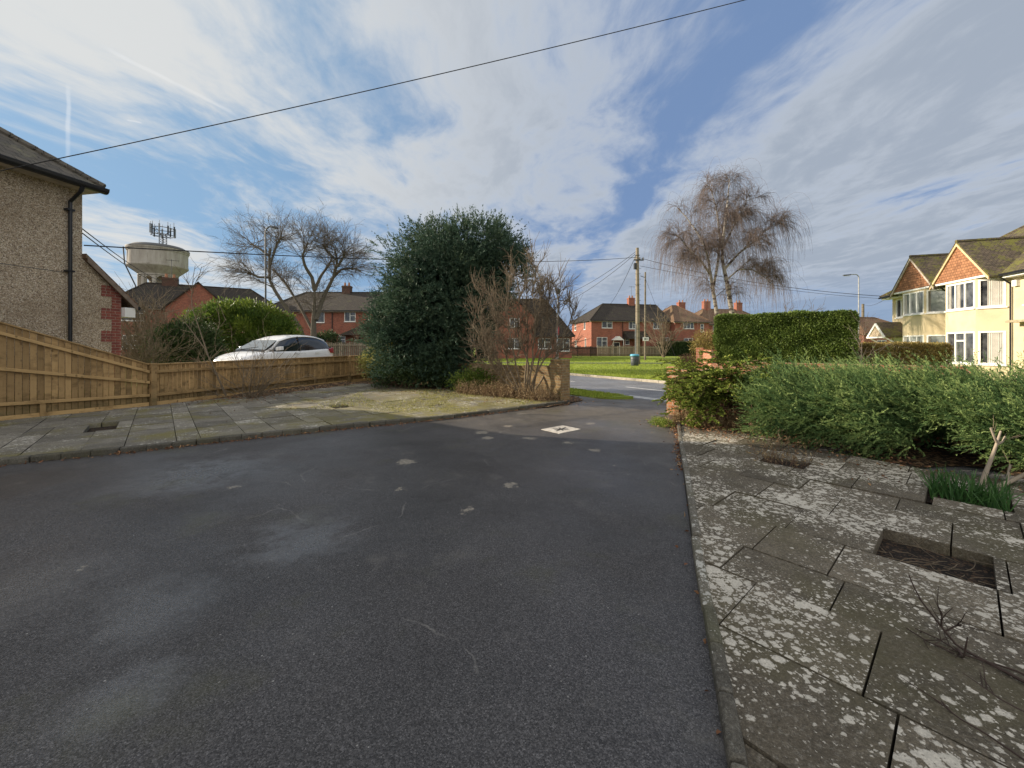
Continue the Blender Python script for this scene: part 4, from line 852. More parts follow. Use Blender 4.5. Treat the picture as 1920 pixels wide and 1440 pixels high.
# A : beside the pebble-dashed house, under the water tower
dA = RAD(33); cA = (-38.2, 37.5, 0)
rt = brick_house('brick_house', 'red brick house with a brick gable, below the water tower and left of the laurel', 'house', cA, dA, 14.5, 8, 5.4, 8.2, (2.6, 3.4), [(1.1, 4.0, 1.75, 1.25, 2, .6), (7.2, 3.9, 1.9, 1.2, 2, .6), (1.2, 1.3, 1.75, 1.3, 2, .6)])
gw = MB(); gw.hexa([(4.4, -.5, 0), (9.6, -.5, 0), (9.6, -.01, 0), (4.4, -.01, 0), (4.4, -.5, 5.4), (9.6, -.5, 5.4), (9.6, 0, 5.4), (4.4, 0, 5.4)]); gw.poly([(4.4, -.5, 5.401), (9.6, -.5, 5.401), (7.0, -.5, 8.0)]); gw.build('gabled_wing', M['brick_red'], rt)
window(rt, (6.05, -.5, 4.0), (1, 0), (0, -1), 1.9, 1.2, 2, .6)
g_ = MB()
for s in (-1, 1): g_.hexa([(7, -.7, 8.0), (7 + s * 2.9, -.7, 5.1), (7 + s * 2.9, 3.9, 5.1), (7, 3.9, 8.0), (7, -.7, 8.14), (7 + s * 2.9, -.7, 5.24), (7 + s * 2.9, 3.9, 5.24), (7, 3.9, 8.14)])
g_.build('wing_roof', M['tile_dark'], rt); chimney(rt, 4.2, 4.0, 7.6, 8.9, 1.3, .7, 'brick_dark', 2, True)
# small far house right of the tall hedge
brick_house('brick_house', 'distant house with reddish hipped roof between the tall hedge and the cream houses', 'house', (44.0, 50, 0), RAD(10), 9, 7, 3.2, 5.4, (3.3, 3.3), [(2, 1, 1.4, 1.3, 2)], roof='tile_brown')
# ------------------------------------------------------------------ pebble-dashed neighbour house
KX, KY = -10.85, 10.1; hd = np.array([0.186, 0.9826]); aP = math.atan2(hd[1], hd[0]); LP = 12.0
base = np.array([KX, KY]) - hd * LP
rt = thing('pebble_dash_house', 'pebble dashed house with black drainpipe and brick quoins behind the sloping fence', 'house', (*base, 0.5), aP)
w_ = MB(); wall_face(w_, (0, 0, 0), (1, 0), (0, -1), LP, 5.12, []); wall_face(w_, (0, 8.6, 0), (0, -1), (-1, 0), 8.6, 5.12, []); wall_face(w_, (LP, 0, 0), (0, 1), (1, 0), 8.6, 5.12, []); wall_face(w_, (LP, 8.6, 0), (-1, 0), (0, 1), LP, 5.12, [])
w_.build('walls', M['pebble'], rt)
r_ = MB(); ln = hip_roof(r_, -.4, LP + .2, -.38, 9.0, 5.14, 8.7, 4.6, 4.6, .05); rf = r_.build('roof', M['tile_slate'], rt); c_ = MB(); ridge_caps(c_, ln, .10); c_.build('ridge_tiles', M['tile_slate'], rf)
s_ = MB(); s_.box((-.36, -.36, 4.98), (LP + .16, -.004, 5.07)); s_.box((LP + .004, -.003, 4.98), (LP + .16, 8.9, 5.07)); s_.build('soffit', M['soffit'], rf)
g_ = MB(); pr = [(-.11, .06), (-.10, 0), (-.06, -.05), (0, -.06), (.05, -.05)]
for i in range(4):
    (a, b_), (c, d) = pr[i], pr[i + 1]; g_.hexa([(-.4, -.41 + a, 5.02 + b_), (LP + .24, -.41 + a, 5.02 + b_), (LP + .24, -.41 + c, 5.02 + d), (-.4, -.41 + c, 5.02 + d), (-.4, -.41 + a, 5.035 + b_), (LP + .24, -.41 + a, 5.035 + b_), (LP + .24, -.41 + c, 5.035 + d), (-.4, -.41 + c, 5.035 + d)])
g_.build('gutter', M['black'], rf)
d_ = MB(); px = LP - .28
d_.tube((px, -.46, 4.97), (px, -.40, 4.86), .045, n=10); d_.tube((px, -.40, 4.86), (px - .02, -.10, 4.62), .038, n=10); d_.tube((px - .02, -.10, 4.63), (px - .02, -.10, 0.0), .038, n=10)
dpipe = d_.build('drainpipe', M['black'], rt, smooth_=False)
for z in (1.1, 2.9, 4.4):
    b_ = MB(); b_.box((px - .09, -.145, z), (px + .05, -.004, z + .045)); b_.build('bracket', M['black'], dpipe)
cr = MB(); cr.box((0, -.006, 2.88), (LP - .36, -.002, 2.892)); cr.build('render_joint', M['dark_steel'], rt)
# single-storey front projection with sloping verge and brick quoins
e0, e1 = LP + .003, LP + .86; hw = lambda x: 3.30 - (x - LP) * 0.98
fp = MB(); fp.hexa([(e0, .003, 0), (e1, .003, 0), (e1, 5, 0), (e0, 5, 0), (e0, .003, hw(e0)), (e1, .003, hw(e1)), (e1, 5, hw(e1)), (e0, 5, hw(e0))]); fp.build('front_projection', M['pebble'], rt)
lr = MB(); x1 = e1 + .30; lr.hexa([(LP + .002, -.13, hw(LP) + .01), (x1, -.13, hw(x1) + .01), (x1, 5.1, hw(x1) + .01), (LP + .002, 5.1, hw(LP) + .01), (LP + .002, -.13, hw(LP) + .12), (x1, -.13, hw(x1) + .12), (x1, 5.1, hw(x1) + .12), (LP + .002, 5.1, hw(LP) + .12)]); lr.build('lean_to_roof', M['tile_brown'], rt)
bb = MB(); bb.hexa([(LP + .02, -.16, hw(LP) - .09), (x1, -.16, hw(x1) - .09), (x1, -.133, hw(x1) - .09), (LP + .02, -.133, hw(LP) - .09), (LP + .02, -.16, hw(LP) + .05), (x1, -.16, hw(x1) + .05), (x1, -.133, hw(x1) + .05), (LP + .02, -.133, hw(LP) + .05)]); bb.build('verge_board', M['verge'], rt)
ff = MB(); ff.box((e1 + .004, -.12, hw(x1) - .28), (e1 + .26, 4.9, hw(x1) - .02)); ff.build('white_fascia', M['white'], rt)
gg = MB(); gg.tube((x1 + .03, -.14, hw(x1) - .02), (x1 + .03, 5.0, hw(x1) - .02), .055, n=8); gg.build('gutter', M['black'], rt)
q = MB(); z = 0.0; k = 0
while z < hw(e1) + .3:
    long_ = (k // 4) % 2 == 0; x0 = e1 - (.46 if long_ else .225); zt_ = z + .067
    if x0 < e1 and zt_ < hw(x0) - .05:
        n = 2 if long_ else 1; wd_ = (e1 - x0) / n
        for i in range(n):
            s0 = x0 + i * wd_
            if long_ and k % 2: s0 = x0 + (0 if i == 0 else .12)
            ww = (.112 if (long_ and k % 2 and i == 0) else (.34 - .005 if long_ and k % 2 else wd_)) - .011
            q.box((s0, -.010, z), (s0 + ww, .004, zt_))
    z += .075; k += 1
q.build('brick_quoins', M['brick_quoin'], rt)

# ------------------------------------------------------------------ cream houses on the right
YX = np.array([-.295, -.955]); aY = math.atan2(YX[1], YX[0]); YO = (25.2, 26.5, 0.0)
def bay(rt, c, zw, m_b, near):
    pts = [(c - 1.66, 0.0), (c - .98, -.72), (c + .98, -.72), (c + 1.66, 0.0)]; w_ = MB(); wins = []
    for i in range(3):
        a, b_ = np.array(pts[i]), np.array(pts[i + 1]); L = float(np.linalg.norm(b_ - a)); e = (b_ - a) / L; n = (e[1], -e[0])
        ops = [(.07, lo, L - .07, hi) for lo, hi in zw]; wall_face(w_, (*a, 0), tuple(e), n, L, 4.93, ops)
        for lo, hi in zw: wins.append((a + e * .07, e, n, L - .14, lo, hi, i))
    w_.build('bay', M['cream'], rt)
    for (a, e, n, wdt, lo, hi, i) in wins:
        cu = [(0.30, 1.0)] if (near and i == 2) else ([(0.02, .12), (.36, .48)] if (near and i == 1 and lo > 2) else ([(.0, .12)] if not near else None))
        window(rt, (*a, lo), tuple(e), n, wdt, hi - lo, 3 if i == 1 else 1, .72 if (lo < 2 and i == 1) else 0.0, .075, True, 'white', pane='glass' if near else 'glass_pale', curtain=cu)
    y0 = -.80; g_ = MB(); a_, b_, ap = (c - 1.74, y0, 4.9), (c + 1.74, y0, 4.9), (c, y0, 6.72); g_.poly([a_, b_, ap]); g_.poly([(p[0], p[1] + .1, p[2]) for p in (ap, b_, a_)]); g_.build('hung_tiles', M['tile_hung'], rt)
    so = MB(); so.box((c - 1.74, y0 + .01, 4.80), (c + 1.74, -.004, 4.895)); so.build('bay_soffit', M['white'], rt)
    r_ = MB()
    for s in (-1, 1):
        q = [(c, y0 - .08, 6.74), (c + s * 1.98, y0 - .08, 4.70), (c + s * 1.98, 2.2, 4.70), (c, 2.9, 6.74)]; r_.hexa([*q, *[(p[0], p[1], p[2] + .10) for p in q]])
    r_.build('bay_roof', M['tile_moss'], rt)
    rc = MB(); ridge_caps(rc, [((c, y0 - .08, 6.83), (c, 2.9, 6.83))], .09); rc.build('ridge_tiles', M['tile_moss'], rt)
    for s in (-1, 1):
        bb = MB(); q = [(c, 6.735), (c + s * 1.92, 4.755), (c + s * 1.92, 4.62), (c, 6.60)]
        bb.hexa([(*(q[3][0], y0 - .075), q[3][1]), (q[2][0], y0 - .075, q[2][1]), (q[2][0], y0 - .02, q[2][1]), (q[3][0], y0 - .02, q[3][1]), (q[0][0], y0 - .075, q[0][1]), (q[1][0], y0 - .075, q[1][1]), (q[1][0], y0 - .02, q[1][1]), (q[0][0], y0 - .02, q[0][1])]); bb.build('bargeboard', M[m_b], rt)
def semi(name, label, x0, x1, c, zw, near, ops, wins, m_b, hips):
    rt = thing(name, label, 'house', YO, aY); W = x1 - x0
    w_ = MB(); wall_face(w_, (x0, 0, 0), (1, 0), (0, -1), W, 4.95, [(a - x0, b_, c_ - x0, d) for a, b_, c_, d in ops]); wall_face(w_, (x0, 8, 0), (0, -1), (-1, 0), 8, 4.95, []); wall_face(w_, (x1, 0, 0), (0, 1), (1, 0), 8, 4.95, []); wall_face(w_, (x1, 8, 0), (-1, 0), (0, 1), W, 4.95, [])
    w_.build('walls', M['cream'], rt); bay(rt, c, zw, m_b, near)
    for (a, lo, w, h, l) in wins: window(rt, (a, 0, lo), (1, 0), (0, -1), w, h, l, 0, .07)
    r_ = MB(); ln = hip_roof(r_, x0 - (.45 if hips[0] else 0), x1 + (.45 if hips[1] else 0), -.45, 8.45, 4.86, 8.1, 4.2 if hips[0] else .001, 4.2 if hips[1] else .001, .1); rf = r_.build('roof', M['tile_moss'], rt)
    c_ = MB(); ridge_caps(c_, [l for l in ln if (Vector(l[0]) - Vector(l[1])).length > .5 and not ((not hips[0] and abs(l[0][0] - x0) < .01) or (not hips[1] and abs(l[0][0] - x1) < .01))], .09); c_.build('ridge_tiles', M['tile_moss'], rf)
    for a, b_ in ((x0 - .45, c - 1.75), (c + 1.75, x1 + .4)):
        if b_ - a > .4:
            g_ = MB(); g_.box((a, -.55, 4.74), (b_, -.455, 4.84)); g_.build('gutter', M['black'], rf)
            fa = MB(); fa.box((a + .1, -.42, 4.66), (b_ - .05, -.004, 4.745)); fa.build('soffit', M['white'], rf)
    return rt
r1 = semi('bay_window_house', 'cream rendered bay window house with small white gabled porch canopy, farther of the pair', 0.0, 5.2, 3.44, [(.85, 2.2), (3.42, 4.72)], False, [(.4, 3.4, 1.45, 4.6), (.45, .06, 1.4, 2.1)], [(.4, 3.4, 1.05, 1.2, 2)], 'soffit', (True, False))
door(r1, .45, .95, 2.04, 'white')
cp = MB()
for s in (-1, 1): cp.hexa([(.9, -1.3, 3.02), (.9 + s * 1.0, -1.3, 2.12), (.9 + s * 1.0, -.02, 2.12), (.9, -.02, 3.02), (.9, -1.3, 3.12), (.9 + s * 1.0, -1.3, 2.22), (.9 + s * 1.0, -.02, 2.22), (.9, -.02, 3.12)])
cp.build('porch_canopy', M['tile_moss'], r1)
cf = MB()
for s in (-1, 1): cf.bar((.9, -1.34, 3.0), (.9 + s * 1.0, -1.34, 2.1), .05, .13)
cf.bar((0, -1.33, 2.13), (1.8, -1.33, 2.13), .05, .1)
for s in (0, 1.75): cf.bar((s + .02, -1.25, 2.1), (s + .02, -.05, 1.35), .07, .07); cf.bar((s + .02, -.05, 2.1), (s + .02, -.05, 1.25), .07, .07)
cf.build('canopy_frame', M['white'], r1)
gp = MB(); gp.poly([(.1, -1.30, 2.2), (1.7, -1.30, 2.2), (.9, -1.30, 2.95)]); gp.build('canopy_gable', M['pebble'], r1)
r2 = semi('bay_window_house', 'cream rendered bay window house with striped curtains and stone porch quoins, nearer of the pair', 5.2, 15.0, 6.98, [(.72, 2.28), (3.40, 4.74)], True, [(9.45, 3.4, 10.9, 4.65), (9.85, .06, 11.1, 2.3)], [(9.45, 3.4, 1.45, 1.25, 2)], 'barge', (False, True))
qn = MB()
for i in range(10): qn.box((9.42 if i % 2 else 9.58, -.03, .1 + i * .24), (9.86, .01, .31 + i * .24)); qn.box((11.09, -.03, .1 + i * .24), (11.5 if i % 2 else 11.35, .01, .31 + i * .24))
qn.build('porch_quoins', M['stone'], r2); ps = MB(); ps.box((9.2, -.5, 2.62), (11.8, -.004, 2.72)); ps.build('porch_slab', M['stone'], r2); door(r2, 10.0, .95, 2.1, 'dark_fence', .0)
for x in (5.2, 8.85):
    d_ = MB(); d_.tube((x, -.5, 4.76), (x, -.08, 4.4), .035, n=8); d_.tube((x, -.08, 4.4), (x, -.08, .1), .035, n=8); d_.build('drainpipe', M['black'], r2)
ab = MB(); ab.box((8.98, -.13, 4.25), (9.22, -.004, 4.52)); ab.build('alarm_box', M['sign_white'], r2)

# ------------------------------------------------------------------ water tower
tw = thing('water_tower', 'pale concrete water tower bowl on arched legs with a ring of phone masts on top', 'water tower', (-106, 120, 0))
b_ = MB(); b_.lathe([(0, 31.6), (3, 31.55), (6.0, 31.1), (7.05, 30.4), (7.3, 30.35), (7.3, 29.9), (7.08, 29.7), (7.08, 29.2), (6.95, 29.1), (6.95, 25.4), (7.05, 25.35), (7.05, 24.9), (6.9, 24.7), (4.7, 22.7), (4.7, 22.3), (0, 22.3)], n=64); b_.build('bowl', M['tower'], tw, smooth_=False)
lf = MB(); lf.lathe([(0, 31.65), (3, 31.6), (6.02, 31.15), (7.08, 30.44), (7.34, 30.39), (7.33, 30.15)], n=64); lf.build('roof', M['lead'], tw)
dn = MB()
for k in range(90):
    th = 2 * math.pi * k / 90; c, s = math.cos(th), math.sin(th); dn.bar((7.1 * c, 7.1 * s, 29.75), (7.28 * c, 7.28 * s, 29.75), .22, .3)
dn.build('dentil_band', M['tower'], tw)
N = 10
for k in range(N):
    th = 2 * math.pi * (k + .3) / N; c, s = math.cos(th), math.sin(th); lg = MB(); lg.bar((4.2 * c, 4.2 * s, 0), (4.2 * c, 4.2 * s, 22.1), 1.0, .9, up=(-s, c, 0))
    lg.build('leg', M['tower'], tw)
ar = MB()
for k in range(N):
    for i in range(8):
        t0 = (k + .3 + i / 8) / N * 2 * math.pi; t1 = (k + .3 + (i + 1) / 8) / N * 2 * math.pi; z0 = 20.3 + 1.7 * math.sin(math.pi * i / 8); z1 = 20.3 + 1.7 * math.sin(math.pi * (i + 1) / 8)
        q = [(4.4 * math.cos(t0), 4.4 * math.sin(t0), z0), (4.4 * math.cos(t1), 4.4 * math.sin(t1), z1), (3.9 * math.cos(t1), 3.9 * math.sin(t1), z1), (3.9 * math.cos(t0), 3.9 * math.sin(t0), z0)]
        ar.hexa([*q, *[(p[0], p[1], 22.29) for p in q]])
ar.build('arches', M['tower'], tw)
co = MB(); co.lathe([(1.3, 0), (1.3, 22.2)], n=20); co.build('core_shaft', M['tower'], tw)
pp = MB(); pp.tube((-5.4, -5.4, 30), (-5.2, -5.2, 25.2), .16, n=8); pp.tube((-5.2, -5.2, 25.2), (-3.0, -4.2, 19), .16, n=8); pp.tube((-3, -4.2, 19), (-3, -4.2, 0), .16, n=8); pp.build('overflow_pipe', M['dark_steel'], tw)
ms = thing('phone_mast', 'ring of mobile phone antennas on a short lattice mast on top of the water tower', 'phone mast', (-103.4, 118.5, 31.0))
la = MB()
for sx in (-.6, .6):
    for sy in (-.6, .6): la.tube((sx, sy, 0), (sx, sy, 3.4), .09, n=6)
for z in np.arange(.3, 3.2, .7):
    for a, b_2 in (((-.6, -.6), (.6, -.6)), ((.6, -.6), (.6, .6)), ((.6, .6), (-.6, .6)), ((-.6, .6), (-.6, -.6))): la.tube((*a, z), (*b_2, z + .7), .05, n=5)
la.build('lattice', M['dark_steel'], ms)
for z in (3.2, 5.2):
    hr_ = MB()
    for k in range(12):
        a0, a1 = k * math.pi / 6, (k + 1) * math.pi / 6; hr_.tube((2.7 * math.cos(a0), 2.7 * math.sin(a0), z), (2.7 * math.cos(a1), 2.7 * math.sin(a1), z), .10, n=6)
        if k % 3 == 0: hr_.tube((.5 * math.cos(a0), .5 * math.sin(a0), 3.2), (2.7 * math.cos(a0), 2.7 * math.sin(a0), z), .07, n=5)
    hr_.build('ring', M['dark_steel'], ms)
for k in range(9):
    a0 = k * 2 * math.pi / 9 + .25; x, y = 2.85 * math.cos(a0), 2.85 * math.sin(a0); z0 = 3.0 + random.uniform(-.2, .5)
    an = MB(); an.tube((x * .96, y * .96, 2.9), (x * .96, y * .96, z0 + 3.6 + random.uniform(-.2, .6)), .06, n=5); an.box((x - .14, y - .14, z0 + .2), (x + .14, y + .14, z0 + 2.9)); an.build('antenna', M['steel' if k % 2 else 'dark_steel'], ms)

# ------------------------------------------------------------------ white car beyond the low fence
ca = math.atan2(.94, .336); car = thing('parked_car', 'white five door hatchback parked behind the low fence', 'car', (-8.95, 15.35, 0.5), ca)
def loft(secs, close=True):
    secs = np.array(secs, float); n, m, _ = secs.shape; F = []
    for i in range(n - 1):
        for j in range(m - 1): F.append((i * m + j, (i + 1) * m + j, (i + 1) * m + j + 1, i * m + j + 1))
    if close: F.append(tuple(range(m))); F.append(tuple(range((n - 1) * m + m - 1, (n - 1) * m - 1, -1)))
    return secs.reshape(-1, 3), F
def mesh_of(name, V_, F, m, parent, sub=0):
    me = bpy.data.meshes.new(name); me.from_pydata([tuple(map(float, v)) for v in V_], [], F); me.update()
    import bmesh as _b
    bm = _b.new(); bm.from_mesh(me); _b.ops.recalc_face_normals(bm, faces=bm.faces[:]); bm.to_mesh(me); bm.free()
    o = link(name, me, m, parent, True)
    if sub: s = o.modifiers.new('sub', 'SUBSURF'); s.levels = sub; s.render_levels = sub
    return o
xs = [-2.05, -2.0, -1.8, -1.4, -.95, -.3, .5, 1.2, 1.7, 1.98, 2.05]
zb = [.50, .62, .75, .85, .905, .91, .93, .97, .99, .95, .82]
hw_ = [.55, .70, .82, .87, .88, .885, .885, .88, .84, .76, .66]
secs = []
for x, z, w in zip(xs, zb, hw_):
    pr = [(0, .20), (w * .8, .20), (w * .97, .30), (w, .52), (w * .995, .72 if z > .8 else z * .8), (w * .96, z - .04), (w * .87, z), (w * .45, z + .025), (0, z + .03)]
    secs.append([(x, y, zz_) for y, zz_ in pr] + [(x, -y, zz_) for y, zz_ in pr[-2::-1]])
Vv, F = loft(secs); mesh_of('body', Vv, F, M['car_paint'], car, 2)
gx = [-1.22, -.55, .0, .6, 1.2, 1.65, 1.95]; gz = [.92, 1.305, 1.47, 1.51, 1.475, 1.37, 1.02]
gb = [.76, .80, .81, .81, .79, .75, .68]; gt = [.62, .60, .60, .60, .585, .56, .58]
secs = []
for x, z, a, c in zip(gx, gz, gb, gt):
    zb_ = .895 + .05 * (x + 1) / 3; z = max(z, zb_ + .02)
    pr = [(a, zb_ - .03), (a * .985, zb_ + (z - zb_) * .25), (a + (c - a) * .72, zb_ + (z - zb_) * .75), (c, z - .025), (c * .8, z), (0, z + .012)]
    secs.append([(x, y, q_) for y, q_ in pr] + [(x, -y, q_) for y, q_ in pr[-2::-1]])
Vv, F = loft(secs); mesh_of('windows', Vv, F, M['car_glass'], car, 0)
secs = []
rx = [-.60, -.3, .0, .6, 1.2, 1.68, 1.85]
for x in rx:
    z = np.interp(x, gx, gz) + .018; c = np.interp(x, gx, gt) + .03
    pr = [(c + .012, z - .075), (c, z - .03), (c * .8, z), (0, z + .012)]
    secs.append([(x, y, q_) for y, q_ in pr] + [(x, -y, q_) for y, q_ in pr[-2::-1]])
Vv, F = loft(secs, False); ro = mesh_of('roof', Vv, F, M['car_paint'], car, 1); so = ro.modifiers.new('th', 'SOLIDIFY'); so.thickness = .03; so.offset = -1
def gsurf(x, k, side, out=.012):
    z = np.interp(x, gx, gz); a = np.interp(x, gx, gb); c = np.interp(x, gx, gt); zb_ = .895 + .05 * (x + 1) / 3
    y = a + (c - a) * k; return (x, side * (y + out), zb_ - .03 + (z - zb_) * k)
for side in (-1, 1):
    pm = MB(); pr_ = [gsurf(-1.18, .02, side), gsurf(-.85, .55, side), gsurf(-.55, .95, side)]
    for a, b_ in zip(pr_[:-1], pr_[1:]): pm.bar(a, b_, .05, .075)
    # rear quarter
    q0 = [gsurf(1.22, .0, side), gsurf(1.85, .0, side), gsurf(1.80, .5, side), gsurf(1.66, .93, side), gsurf(1.45, .93, side), gsurf(1.58, .5, side)]
    pm.poly(q0 if side < 0 else q0[::-1])
    pm.build('pillar', M['car_paint'], car)
    bp = MB(); bp.bar(gsurf(.22, .0, side, .004), gsurf(.26, .96, side, .004), .03, .09); bp.build('door_pillar', M['black'], car)
    mi = MB(); mi.hexa([(-.86, side * .86, .92), (-.70, side * .86, .92), (-.68, side * 1.06, .94), (-.80, side * 1.06, .94), (-.86, side * .86, 1.04), (-.70, side * .86, 1.04), (-.68, side * 1.05, 1.08), (-.80, side * 1.05, 1.08)]); mi.build('mirror', M['car_paint'], car, bevel=.02)
    tl = MB(); tl.hexa([(1.78, side * .845, .80), (2.01, side * .755, .78), (1.97, side * .70, .78), (1.76, side * .80, .80), (1.66, side * .855, .97), (1.98, side * .76, 1.02), (1.94, side * .70, 1.02), (1.64, side * .80, .97)]); tl.build('tail_lamp', M['amber'], car, bevel=.015)
    hl = MB(); hl.hexa([(-1.99, side * .60, .58), (-1.62, side * .87, .62), (-1.60, side * .80, .62), (-1.94, side * .55, .58), (-1.96, side * .60, .69), (-1.50, side * .875, .78), (-1.48, side * .80, .78), (-1.92, side * .54, .69)]); hl.build('headlamp', M['headlamp'], car, bevel=.015)
    for dx in (-.62, .34):
        dh = MB(); dh.bar((dx + .55, side * .895, .82), (dx + .72, side * .895, .82), .03, .035); dh.build('door_handle', M['car_paint'], car)
    for wx in (-1.28, 1.25):
        tb = MB(); prf = [(.20, -.09), (.30, -.1), (.315, -.06), (.315, .06), (.30, .1), (.20, .09)]; k0 = len(tb.v); nseg = 28
        for i in range(nseg):
            th = 2 * math.pi * i / nseg
            for (r, w) in prf: tb.v.append((wx + r * math.cos(th), side * .83 + w, .315 + r * math.sin(th)))
        for i in range(nseg):
            j = (i + 1) % nseg
            for q_ in range(5): tb.f.append((k0 + i * 6 + q_, k0 + j * 6 + q_, k0 + j * 6 + q_ + 1, k0 + i * 6 + q_ + 1)); tb.r.append(.5)
        wh = tb.build('wheel', M['tyre'], car, True); rm = MB(); rm.tube((wx, side * .80, .315), (wx, side * .905, .315), .205, n=24)
        for i in range(5): th = 2 * math.pi * i / 5; rm.bar((wx, side * .91, .315), (wx + .19 * math.cos(th), side * .915, .315 + .19 * math.sin(th)), .05, .02, up=(0, side, 0))
        rm.build('rim', M['alloy'], wh)
ws = MB()
for k_ in range(6):
    for j_ in range(4):
        qq = []
        for (kk, jj) in ((k_, j_), (k_ + 1, j_), (k_ + 1, j_ + 1), (k_, j_ + 1)):
            x = -1.16 + .60 * jj / 4; z = np.interp(x, gx, gz); w = np.interp(x, gx, gt) * (1.18 - .2 * jj / 4); yy = -w + 2 * w * kk / 6; qq.append((x - .012, yy, z + .016 - .02 * (abs(yy) / w) ** 3))
        ws.poly(qq[::-1])
ws.build('windscreen', M['windscreen'], car, True)
wp = MB(); wp.bar((-1.20, .55, .95), (-1.03, -.25, 1.05), .02, .02); wp.build('wiper', M['black'], car)

# ------------------------------------------------------------------ poles, lamps, sign, bin
def ring_tube(mb, pts, r, n=8):
    for a, b_ in zip(pts[:-1], pts[1:]): mb.tube(a, b_, r, n=n)
tx, ty = (1196 - 960) / FPX * 34, 34.0
tp = thing('telegraph_pole', 'thick wooden telegraph pole carrying many wires, standing behind the blue topped bin', 'telegraph pole', (tx, ty, 0))
mb = MB(); mb.tube((0, 0, 0), (-.05, 0, 9.9), .20, .13, 14); mb.build('pole', M['pole'], tp)
mb = MB(); mb.bar((-.35, -.12, 8.85), (.45, -.12, 8.85), .08, .1); mb.bar((-.05, 0, 9.25), (-.05, 0, 9.28), .34, .34); mb.build('crossarm', M['dark_steel'], tp)
for x in (-.3, .4, .12):
    mb = MB(); mb.lathe([(0, 0), (.05, 0), (.07, .06), (.05, .1), (.065, .15), (0, .2)], (x, -.12, 8.9), 10); mb.build('insulator', M['insul'], tp)
mb = MB(); mb.box((-.34, -.14, 8.1), (-.16, .12, 8.6)); mb.build('junction_box', M['dark_steel'], tp)
mb = MB()
for z in np.arange(3.2, 8.2, .45): mb.tube((-.26, 0, z), (.26, 0, z + .0), .014, n=5)
mb.build('step_irons', M['dark_steel'], tp)
mb = MB(); mb.bar((-.19, -.05, .1), (-.19, -.05, 3.4), .09, .12); mb.build('cable_guard', M['steel'], tp)
sx, sy = (1209.5 - 960) / FPX * 43, 43.0
sp = thing('sign_pole', 'slender wooden pole with a small white sign, right of the thick telegraph pole', 'pole', (sx, sy, 0))
mb = MB(); mb.tube((0, 0, 0), (.02, 0, 9.5), .11, .085, 10); mb.build('pole', M['pole'], sp)
mb = MB(); mb.box((-.28, -.16, 2.1), (.34, -.13, 2.5)); sg = mb.build('sign', M['sign_white'], sp)
mb = MB(); mb.box((-.12, -.164, 2.22), (.02, -.1605, 2.40)); mb.box((.08, -.164, 2.22), (.11, -.1605, 2.40)); mb.box((.15, -.164, 2.22), (.2, -.1605, 2.40)); mb.build('sign_marks', M['sign_ink'], sg)
mb = MB(); mb.tube((.02, 0, 8.9), (-.5, 0, 9.1), .03, n=6); mb.lathe([(0, 0), (.06, 0), (.06, .2), (0, .2)], (0, -.1, 8.6), 8); mb.build('bracket', M['dark_steel'], sp)
bx, by = (1190 - 960) / FPX * 31.5, 31.5
bn = thing('litter_bin', 'dark round litter bin with a blue top on the sunny grass', 'bin', (bx, by, 0))
mb = MB(); mb.lathe([(0, 0), (.27, 0), (.30, .05), (.325, .74), (.30, .76), (0, .76)], n=28); mb.build('body', M['bin_body'], bn, True)
mb = MB(); mb.lathe([(.30, .765), (.345, .765), (.36, .80), (.35, .88), (.28, .93), (.22, .93), (.20, .86), (0, .86)], n=28); mb.build('rim', M['bin_blue'], bn, True)
mb = MB()
for z in (.2, .5): mb.lathe([(.315, z - .02), (.335, z), (.315, z + .02)], n=28)
mb.build('band', M['dark_steel'], bn)
lx, ly = (1045 - 960) / FPX * 26.5, 26.5
lp = thing('lamp_column', 'short pale lamp column carrying a red edged sign, seen through the bare shrub by the gate pier', 'street lamp', (lx, ly, 0))
mb = MB(); mb.tube((0, 0, 0), (0, 0, 1.6), .085, n=12); mb.tube((0, 0, 1.6), (0, 0, 1.75), .085, .05, 12, False); mb.tube((0, 0, 1.75), (.03, 0, 5.0), .05, .04, 10); mb.build('column', M['steel'], lp)
mb = MB(); mb.lathe([(0, 0), (.08, 0), (.16, .28), (.17, .33), (.05, .42), (0, .43)], (.03, 0, 5.0), 14); mb.build('lantern', M['dark_steel'], lp)
mb = MB(); 
k0 = []
for i in range(24): th = 2 * math.pi * i / 24; k0.append((.08 + .05 * math.cos(RAD(75)) * math.cos(th) * 6 * .28, .0 + .30 * math.cos(th), 2.58 + .30 * math.sin(th)))
mb.poly(k0); mb.poly([(p[0] + .02, p[1], p[2]) for p in k0[::-1]]); 
for i in range(24): a, b_ = k0[i], k0[(i + 1) % 24]; mb.poly([a, (a[0] + .02, a[1], a[2]), (b_[0] + .02, b_[1], b_[2]), b_])
mb.build('red_sign', M['red'], lp)
